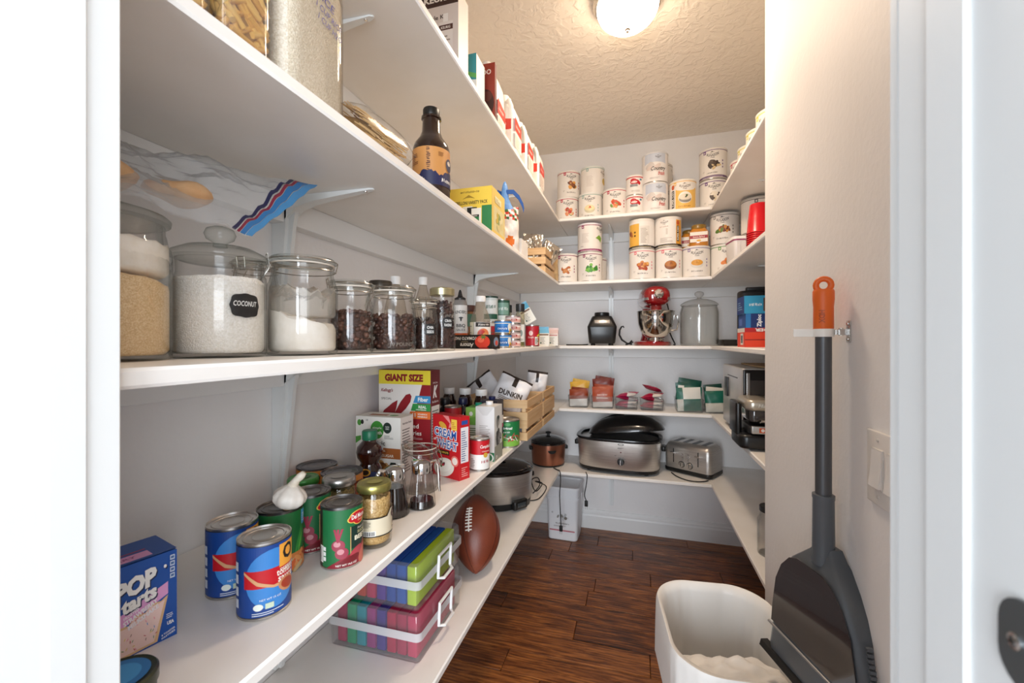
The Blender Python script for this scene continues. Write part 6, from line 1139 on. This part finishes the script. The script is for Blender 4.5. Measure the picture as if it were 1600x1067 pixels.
aug('can half hidden behind the pale lettered stack, lower one', .150, 2.868, L1, '#9a948c', [], 'Rolled Oats', 40, 'plain', '#d9d4cc'); aug('can half hidden behind the pale lettered stack, upper one', .150, 2.868, L1, '#9a948c', [], 'Rolled Oats', 30, 'plain', '#d9d4cc', None, None, G2)
aug('golden can with white bowl picture on the top back shelf', .268, 2.685, L1, '#e9b95c', [], 'Rice Soup', 0, 'gold', '#e6dfd2')
aug('lower purple-rimmed can at the right end of the top back shelf', .440, 2.735, L1, PU, ['#4a3a34', '#d9c9a8', '#e6dccb'], 'Butter Powder', 6, bottom=None); aug('upper purple-rimmed can with dark bar picture at the right end', .439, 2.725, L1, PU, ['#3a2a24', '#d2b98a', '#4a3a30'], 'Butter Powder', -2, None, '#e9e4dc', None, ('#6a5070', '#e6dce6'), G2)
for k, (y, c, nm) in enumerate(((1.80, '#c9c24a', 'nearest'), (1.965, '#c9c24a', 'second'), (2.13, '#c9c24a', 'third'), (2.295, '#c9c24a', 'fourth'), (2.46, '#b8344a', 'farthest, red-rimmed'))):
    aug('%s food can in the row on the top right shelf' % nm, .555, y, L1, c, ['#c9a05a', '#8a5a30'], 'Corn Meal', -30, None, '#e9e6d4' if k < 4 else '#ece4dc', group='cans on the top right shelf')
# second shelf, back
L2 = Z2
aug('left end can on the second back shelf, magenta rim, onion picture', -.425, 2.675, L2, MG, ['#e9dcc8', '#c9803a', '#efe6da', '#b0602a'], 'Chopped Onions', 0); aug('bottom can with green leaf picture on the second back shelf', -.272, 2.672, L2, MG, ['#4f9a3a', '#3a7f2c', '#7ab84a'], 'Spinach', 4)
aug('can with magenta bands on top of the green leaf can', -.275, 2.675, L2, MG, [], 'Celery', 0, 'plant', '#efe9ee', None, (MG, '#e6c9d9'), G2); aug('can tucked behind the green leaf can', -.258, 2.86, L2, MG, [], 'Onions', 45, 'plain')
aug('bottom can with muffin picture below the golden striped can', .037, 2.672, L2, '#d9707a', ['#c9803a', '#a8562a', '#e0a860', '#b0402a'], 'Muffin Mix', 4); aug('can showing gold panel and nutrition table on the muffin can', .036, 2.672, L2, '#e6ddd2', [], '', 0, 'back', '#e9e2d6', None, ('#2a2622', '#d9c9a0'), G2)
aug('bottom can with brown sugar bowl picture on the second back shelf', .190, 2.672, L2, '#d9707a', [], 'Brown Sugar', 8, None, '#e9e2d6', ('#8a4f26', '#b87436', ['#9a5a2a'])); aug('can showing black vertical band on the brown sugar can', .186, 2.672, L2, '#e6ddd2', [], '', 0, 'side', '#e9e2d6', None, ('#2a2622', '#d9c9a0'), G2)
aug('bottom can with orange powder bowl picture under the honey jars', .340, 2.672, L2, '#8a7aa0', [], 'Honey Powder', 4, None, '#e6e0d8', ('#d9d4cc', '#d99a3a', ['#c9882a', '#e0a850'])); aug('bottom can at the right end of the second back shelf, green rim', .492, 2.672, L2, GN, ['#d9803a', '#c9662a', '#6a8a3a'], 'Carrots', 14); aug('can with burger picture on top at the right end', .490, 2.672, L2, '#8a8680', ['#8a4a26', '#c98a3a', '#5a7a30', '#6a3420'], 'Beef Burger', -8, None, '#d9d6d0', None, None, G2)
def honey(label, x, y):
    t = T('honey_jar', label, 'jar', (x, y, L2 + G2), look(x, y), 'honey jars'); o = circ(.052, .045, 40, 3)
    B().stack([(0, [(a * .93, b * .93) for a, b in o]), (.004, o), (.085, o), (.10, [(a * .8, b * .8) for a, b in o]), (.106, [(a * .72, b * .72) for a, b in o])]).build('jar_body', mat('#c8822a', .1, coat=.8), t, ang=50); B().lathe([(.038, .100), (.040, .102), (.040, .122), (.038, .125), (.001, .125)], 0, 30).build('lid', mat('#8a6a2a', .3), t)
    d = D(); d.rect(-.046, .022, .092, .058, '#ece4d6'); d.rect(-.046, .042, .092, .018, '#a02a34'); d.text('HONEY', 0, .051, .010, '#f2ead8', .06, .03); d.ell(0, .03, .012, .006, '#e0a83a', 16); d.flat(t, (0, -.0455, 0), (1, 0, 0), (0, 0, 1), 'label', .0006)
honey('squat golden honey jar with red band on the orange powder can', .352, 2.655); honey('golden honey jar just behind the first one', .315, 2.765)
# second shelf, right
aug('dark shaded can on the second right shelf beside the red cups', .600, 2.43, L2, '#6a6460', [], 'Rice', 30, 'plain', '#b5b0a8'); aug('can stacked on the shaded can, second right shelf', .600, 2.43, L2, '#6a6460', [], 'Rice', 30, 'plain', '#b5b0a8', None, None, G2)
t = T('lidded_tub', 'clear-sided tub with magenta-rimmed white lid on the second right shelf', 'tub', (.490, 2.24, L2), math.radians(8)); B().stack([(0, rrect(.105, .105, .012)), (.004, rrect(.110, .110, .013)), (.110, rrect(.118, .118, .014))]).build('tub', mat('#ddd8d4', .25), t, ang=40); B().stack([(.110, rrect(.124, .124, .016)), (.122, rrect(.124, .124, .016)), (.124, rrect(.112, .112, .014))]).build('lid', mat('#efeae6', .3), t, ang=40); B().stack([(.104, rrect(.1205, .1205, .0145)), (.109, rrect(.1215, .1215, .0145))]).build('rim_band', mat('#a03a68', .4), t)
for fx in (-.03, 0, .03): B().box(fx, -.0575, .012, .0012, .002, .085).build('rib', mat('#b5b0ac', .3), t)
for k in range(9):
    b = B(); z0 = 0; P = [(.046, 0), (.0475, .002), (.046, .004), (.0445, .006), (.0405, .060), (.0400, .061), (.034, .118), (.031, .120), (.001, .119)]
    tag(b.lathe(P, 0, 36, cap=(0, 1)).build('plastic_cup', [mat('#c4101c', .25)], None, (.480, 1.92, L2 + k * .0085), 0, 40), '%s upside-down red plastic cup of the stack on the right shelf' % ['bottom', 'second', 'third', 'fourth', 'fifth', 'sixth', 'seventh', 'eighth', 'topmost'][k], 'cup', 'stack of red cups')

# ------------------------------------------------------------------ second shelf, left
TUB = glass('#faf8f4', '#d6d0c6', .04, 1.45, .03)
def tall_tub(label, x, y, w, dp, h, rz):
    t = T('storage_canister', label, 'canister', (x, y, Z2), rz, 'tall clear canisters'); o = lambda k: rrect(w * k, dp * k, .030 * k, 7)
    B().stack([(0, o(.93)), (.004, o(.98)), (.01, o(1)), (h - .04, o(1)), (h - .015, o(.96)), (h, o(.82)), (h, o(.79)), (h - .017, o(.93)), (h - .042, o(.965)), (.008, o(.965)), (.005, o(.9))]).build('container', TUB, t, ang=50)
    B().stack([(h, o(.86)), (h + .003, o(.9)), (h + .028, o(.9)), (h + .032, o(.86))]).build('lid', mat('#e9e6e0', .4), t, ang=40); return t
def penne(t, w, dp, h, seed, n):
    R = random.Random(seed); b = B(); m = [0, 1, 2]
    for i in range(n):
        s = R.choice((0, 0, 1, 1, 2)); L = .036; r = .0042; z = R.uniform(.016, h)
        px, py = {0: (R.uniform(-.5, .5) * (w - .03), -dp / 2 + .011 + R.random() * .008), 1: (w / 2 - .011 - R.random() * .008, R.uniform(-.5, .5) * (dp - .03)), 2: (R.uniform(-.4, .4) * (w - .03), R.uniform(-.4, .4) * (dp - .03))}[s]
        th = R.uniform(0, PI) if s != 1 else PI / 2 + R.uniform(-.4, .4); ph = R.uniform(-1.1, 1.1); dv = Vector((math.cos(th) * math.cos(ph), math.sin(th) * math.cos(ph) * (.2 if s == 0 else 1), math.sin(ph)))
        if s == 1: dv.x *= .2
        if s == 0 : dv.x = dv.x or .5
        dv.normalize(); p = Vector((px, py, z)); lim = lambda q: Vector((max(-w / 2 + .008, min(w / 2 - .008, q.x)), max(-dp / 2 + .008, min(dp / 2 - .008, q.y)), max(.011, q.z)))
        a, c = lim(p - dv * L / 2), lim(p + dv * L / 2)
        if (a - c).length < .02: continue
        b.tube([a, c], r, R.choice(m), 7)
    stuff(b.build('penne', [mat('#d8a850', .5), mat('#c89440', .5), mat('#e2b966', .5)], t, ang=60))
t = tall_tub('clear canister of penne pasta nearest the door on the second shelf', -.530, .3465, .110, .084, .24, 0); penne(t, .106, .080, .2, 3, 200)
B().box(0, 0, .011, .080, .054, .18).build('penne_core', mat('#9a7030', .7), t)
t = tall_tub('clear canister of penne pasta beside the rice canister', -.530, .4345, .110, .084, .25, 0); penne(t, .106, .080, .21, 8, 220); B().box(0, 0, .011, .078, .054, .19).build('penne_core', mat('#9a7030', .7), t)
t = tall_tub('clear canister of white rice with blue handwriting on the second shelf', -.530, .553, .112, .142, .245, 0); o = lambda k: rrect(.107 * k, .137 * k, .028, 7)
stuff(B().stack([(.0085, o(.93)), (.014, o(1)), (.200, o(1)), (.215, o(.95)), (.22, o(.6))]).build('rice', grains('#ddd3c2', '#f6f1e8', 420, .7, .7, '#ebe3d6'), t, ang=60))
d = D(); d.text('RICE', .0, .175, .013, '#4a4a8c', .040, .004, .1, -.12); d.text('1 CUP RICE', .008, .155, .010, '#4a4a8c', .058, .003, .1, -.12); d.text('1 CUP H2O', .010, .138, .010, '#4a4a8c', .054, .003, .1, -.12); d.flat(t, (.0562, .010, 0), (0, 1, 0), (0, 0, 1), 'handwriting', .0003)
def noodle_pack():
    t = T('noodle_pack', 'clear cellophane pack of dried noodles lying beside the dark bottle', 'packet', (-.548, .765, Z2), math.radians(86)); R = random.Random(2); b = B(); w, dp, h = .20, .125, .098
    for i in range(620):
        a = R.uniform(0, 2 * PI); q = R.uniform(.88, 1); e = lambda v: math.copysign(abs(v) ** .62, v); y, z = (dp / 2 - .010) * q * e(math.cos(a)), h / 2 + (h / 2 - .009) * q * e(math.sin(a)); x0 = R.uniform(-.5, .25) * (w - .02); L = R.uniform(.04, .07); x1 = min(x0 + L, w / 2 - .015); s = R.uniform(-.012, .012)
        b.tube([(x0, y, z), ((x0 + x1) / 2, y * .99 + s * .3, z), (x1, y + s * .5, min(max(z + s * .5, .008), h - .008))], .0012, R.choice((0, 1, 2)), 4)
    stuff(b.build('noodles', [mat('#d9b984', .6), mat('#c9a46c', .6), mat('#e4caa0', .6)], t, ang=60)); V, F = pillow_mesh(w, dp, h, 4, .04, 20, .02, 4.5); B().add([(p[0], p[2], p[1] + h / 2 + .003) for p in V], F).build('wrapper', glass('#ffffff', '#efece6', .12, 1.4, .01), t, ang=80)
    B().ell((0, 0, h / 2), w * .45, dp * .38, h * .38, 0, 20, 10).build('noodle_core', mat('#b08a54', .8, 0, .5, 120), t)
noodle_pack()
r = .050; d = full(r, .150, '#c98e50'); band(d, r, .0052, .040, '#2a1712'); o = [(-PI * r, .045)]
R_ = random.Random(6)
for i in range(61): xx = -PI * r + 2 * PI * r * i / 60; o.append((xx, .074 + .006 * math.sin(i * .5) + R_.uniform(0, .009)))
o.append((PI * r, .045))
for i in range(1, 61): d.poly([(o[i][0], .045), (o[i + 1][0], .045), o[i + 1], o[i]], '#23264e') if i % 1 == 0 else 0
d.marks(-.008, .112, .010, '#5a3422', .058, -PI / 2, 3)
d.lines(-.062, .100, .026, .030, 7, '#7a4a2a', 2); d.lines(.018, .122, .018, .012, 4, '#7a4a2a', 3); d.lines(-.050, .050, .045, .016, 4, '#d9d4cc', 4); d.text('ORGANIC', .052, .060, .010, '#efe9e0', .05, .03); d.lines(-.04, .012, .05, .02, 5, '#8a7a6c', 5); d.ell(.055, .105, .014, .018, '#3a3a52', 16); d.ell(.055, .11, .008, .006, '#e0d2c0', 12)
bottle('sauce_jug', 'dark brown sauce bottle with kraft and navy label, cut by the shelf edge', 'bottle', -.535, 1.045, Z2, [(.045, 0), (.050, .006), (.050, .152), (.046, .166), (.033, .184), (.026, .200), (.0235, .235), (.027, .237), (.027, .242), (.023, .243)], mat('#22100b', .08, coat=.8), [(.0215, .243), (.0222, .245), (.0222, .262), (.021, .265), (.001, .265)], '#121211', d, r, 0, 0)
w, dp, h = .168, .146, .165; f = D(); f.rect(0, 0, w, h, '#ecc94a'); f.text('MADE  IN  ITALY', .088, .150, .007, '#6a4a20', .07, .01); f.poly([(.06, .126), (.084, .140), (.108, .126), (.09, .130), (.076, .130)], '#a8862a'); f.text('MONTEBELLONI VARIETY PACK', .078, .113, .012, '#33291a', .150, .02); f.rect(.132, 0, .036, .10, '#2f7a44')
for k in range(3): f.rect(.062 + .016 * k, .0, .036, .100 - .004 * k, ('#e6e0d0', '#1d1d1b', '#e9e4d8')[k])
f.rect(.092, .030, .030, .04, '#1c1c1a'); f.rect(.092, .048, .030, .014, '#2f7a44'); f.text('PASTA', .107, .066, .006, '#e6e0d0', .02, .02); f.text('FT', .106, .036, .010, '#efe9e0', .016, .03)
s = D(); s.rect(0, 0, dp, h, '#e6c86a'); s.rect(.02, .02, dp - .03, .085, '#d9cf9a'); s.blobs(dp * .55, .06, .05, .035, ['#c9b04a', '#e6dcae', '#8fa05a', '#d9c98a'], 16, 4, .3); s.rect(.03, .118, .07, .022, '#e9e2b8'); s.lines(.036, .122, .05, .014, 3, '#8a7a3a', 2)
carton('pasta_box', 'yellow pasta variety pack box with green corner on the second shelf', 'food box', -.47 - w / 2, 1.362 + dp / 2, Z2, w, dp, h, 0, '#e0bd42', f, s)
def snackbag():
    t = T('snack_bag', 'red and white snack bag closed with a blue twisted top', 'snack bag', (-.505, 1.625, Z2), look(-.5, 1.625, 20)); pouch('bag', [mat('#e6dcd2', .35, 0, 0, 40, .3, 40), mat('#c23a2a', .35), mat('#2f5f3a', .35), mat('#d9702a', .35), mat('#4a2a20', .35)], t, .12, .19, .07, (0, 0, .085), (0, 0, 0), 4, .10, lambda u, v, f: (1 if (int(u * 9) + int(v * 14)) % 3 == 0 else 2 if (int(u * 9) + int(v * 14)) % 3 == 1 else 0) if v > .66 else (3 if (u - .6) ** 2 + (v - .22) ** 2 * 2 < .03 else 4 if (u - .2) ** 2 + (v - .4) ** 2 < .02 else 0), 18)
    b = B(); b.loft([[(w_ * math.cos(a), th_ * math.sin(a), z) for a in [2 * PI * i / 16 for i in range(16)]] for z, w_, th_ in ((.155, .05, .018), (.185, .028, .014), (.21, .016, .012), (.235, .015, .010), (.262, .010, .006), (.275, .004, .003))]); b.build('twisted_top', mat('#2f6fb8', .35, 0, .5, 40, .4, 60, '#7aa6d4'), t, ang=80)
    b = B(); P = [(.0, -.01, .232), (.03, -.012, .236), (.055, -.012, .215), (.072, -.012, .185), (.076, -.012, .165)]; b.loft([[(x, y, z - .009), (x + .003, y, z + .009), (x + .003, y + .002, z + .009), (x, y + .002, z - .009)] for x, y, z in P]); b.build('blue_tail', mat('#1f5296', .4), t, ang=60)
    b = B(); b.loft([[(x, y, z - .010), (x - .003, y, z + .010), (x - .003, y + .002, z + .010), (x, y + .002, z - .010)] for x, y, z in ((0, .006, .225), (-.025, .006, .232), (-.042, .006, .215))]); b.build('blue_tail', mat('#1f5296', .4), t, ang=60)
snackbag()
f = D(); f.rect(0, 0, .10, .072, '#ebe8e4'); f.lines(.012, .02, .07, .03, 4, '#c9c4be', 2); carton('white_box', 'small plain white box between the snack bag and the crate', 'box', -.515, 1.79, Z2, .10, .11, .072, 0, '#e6e3df', f, None, None, None, None, False)
t = crate('wooden crate holding foil bags on the second shelf by the corner', -.595, 2.355, Z2, .265, .27, .138, 'wooden crates', 3)
hb = B(); hp = [(.012 * (16 * math.sin(a) ** 3) / 16, .011 * (13 * math.cos(a) - 5 * math.cos(2 * a) - 2 * math.cos(3 * a) - math.cos(4 * a)) / 14) for a in [2 * PI * i / 28 for i in range(28)]]; hb.prism(hp, -.0006, .0006, 0, Matrix.Translation((.1328, -.04, .094)) @ Matrix.Rotation(PI / 2, 4, 'Z')); hb.build('heart_cutout', mat('#5a4028', .8), t)
FOIL = mat('#cfc8bd', .22, .9, 0, 40, .5, 45)
for lb, loc, rot, w, h, sd in (('tall crinkled foil bag standing in the upper crate', (-.560, 2.295, Z2 + .125), (R(-6), R(6), R(10)), .11, .225, 3), ('crinkled foil bag leaning toward the back in the upper crate', (-.500, 2.385, Z2 + .105), (R(10), R(32), R(20)), .11, .20, 8)):
    tag(pouch('foil_bag', [FOIL], None, w, h, .055, loc, rot, sd, .35, None, 22), lb, 'bag', 'foil bags')
tag(pouch('paper_bag', [mat('#c9a878', .7, 0, .3, 12, .3, 30)], None, .10, .13, .04, (-.50, 2.395 + .15, Z2 + .067), (R(4), 0, R(-10)), 5, .2), 'tan paper bag standing behind the upper crate', 'bag')

# ------------------------------------------------------------------ top shelf, left
w, dp, h = .19, .075, .285; f = D(); f.rect(0, 0, w, h, '#d8cdc6'); f.rect(0, h - .045, w, .045, '#3a2420'); f.text('KEURIG', .128, h - .022, .020, '#ece4dc', .098, .04); f.text('Descale Kit', .110, h - .078, .013, '#4a3c36', .09, .02); f.rect(.128, .040, .045, .150, '#e2dad4'); f.rect(.128, .165, .045, .016, '#4a2a26'); f.text('KEURIG', .150, .173, .008, '#ece4dc', .03, .02); f.rect(.142, .19, .016, .024, '#ece7e2'); f.lines(.133, .055, .034, .1, 9, '#9a8e86', 3); f.bars(.15, .015, .026, .018)
s = D(); s.rect(0, 0, dp, h, '#ece8e4'); carton('cleaning_kit_box', 'tall beige box with dark brown top band on the top shelf', 'box', -.50 - w / 2, 1.147 + dp / 2, Z1, w, dp, h, 0, '#e2dad4', f, s)
w, dp, h = .14, .08, .187; f = D(); f.rect(0, 0, w, h, '#dfe4e4'); f.poly([(0, .12), (w, .10), (w, h), (0, h)], '#2f8f9a'); f.poly([(0, .10), (.10, .135), (w, .12), (w, .105), (.1, .118), (0, .085)], '#5aa85a'); carton('teal_box', 'white and teal box with green swoosh on the top shelf', 'box', -.50 - w / 2, 1.2925 + .002 + dp / 2, Z1, w, dp, h, 0, '#e4e6e6', f)
w, dp, h = .15, .02, .215; f = D(); f.rect(0, 0, w, h, '#8e3222'); f.text('DO', .120, h - .03, .018, '#e9dcd0', .032, .02); f.ell(.115, .075, .032, .05, '#3a1a14', 20); f.ell(.12, .10, .02, .018, '#5a2a20', 16); carton('chocolate_box', 'thin reddish brown box with white letters on the top shelf', 'box', -.470 - w / 2, 1.405, Z1, w, dp, h, 0, '#5a1c16', f, None, None, None, None, False)
def jug(label, x, y, h, turn):
    t = T('white_jug', label, 'jug', (x, y, Z1), math.radians(turn), 'white plastic jugs'); W = mat('#e9e4dc', .35); s = h / .25; o = lambda k: rrect(.118 * k, .118 * k, .034 * k, 6)
    B().stack([(0, o(.9)), (.005, o(.98)), (.012, o(1)), (.14 * s, o(1)), (.165 * s, o(.95)), (.195 * s, o(.72)), (.218 * s, o(.42)), (.228 * s, o(.30))]).build('jug_body', W, t, ang=50)
    B().lathe([(.019, .226 * s), (.021, .228 * s), (.021, h - .003), (.019, h), (.001, h)], 0, 28).build('cap', mat('#efeae4', .4), t)
    B().tube([(.02, -.022, .212 * s), (.034, -.048, .206 * s), (.046, -.056, .175 * s), (.046, -.056, .145 * s), (.04, -.045, .125 * s)], .009, 0, 10).build('handle', W, t)
    d = D(); d.poly([(.012, .085), (.106, .085), (.106, .125), (.012, .14)], '#cf3a2c'); d.text('WHITE', .058, .108, .012, '#f2e6de', .06, .02); d.rect(.012, .02, .094, .062, '#e2d8ce'); d.lines(.02, .028, .07, .045, 6, '#b59a8a', 3); d.flat(t, (.0592, -.059, 0), (0, 1, 0), (0, 0, 1), 'label', .0005); e = D(); e.t, e.L, e.mats = d.t, d.L, d.mats; e.flat(t, (-.059, -.0592, 0), (1, 0, 0), (0, 0, 1), 'label', .0005)
jug('tall white jug behind the thin brown box on the top shelf', -.545, 1.520, .300, 0); jug('white jug with red label, nearest the door of the row of three', -.520, 1.665, .25, 0); jug('middle white jug with red label in the row of three', -.520, 1.885, .25, 0); jug('white jug with red label nearest the back corner', -.515, 2.105, .25, 0)
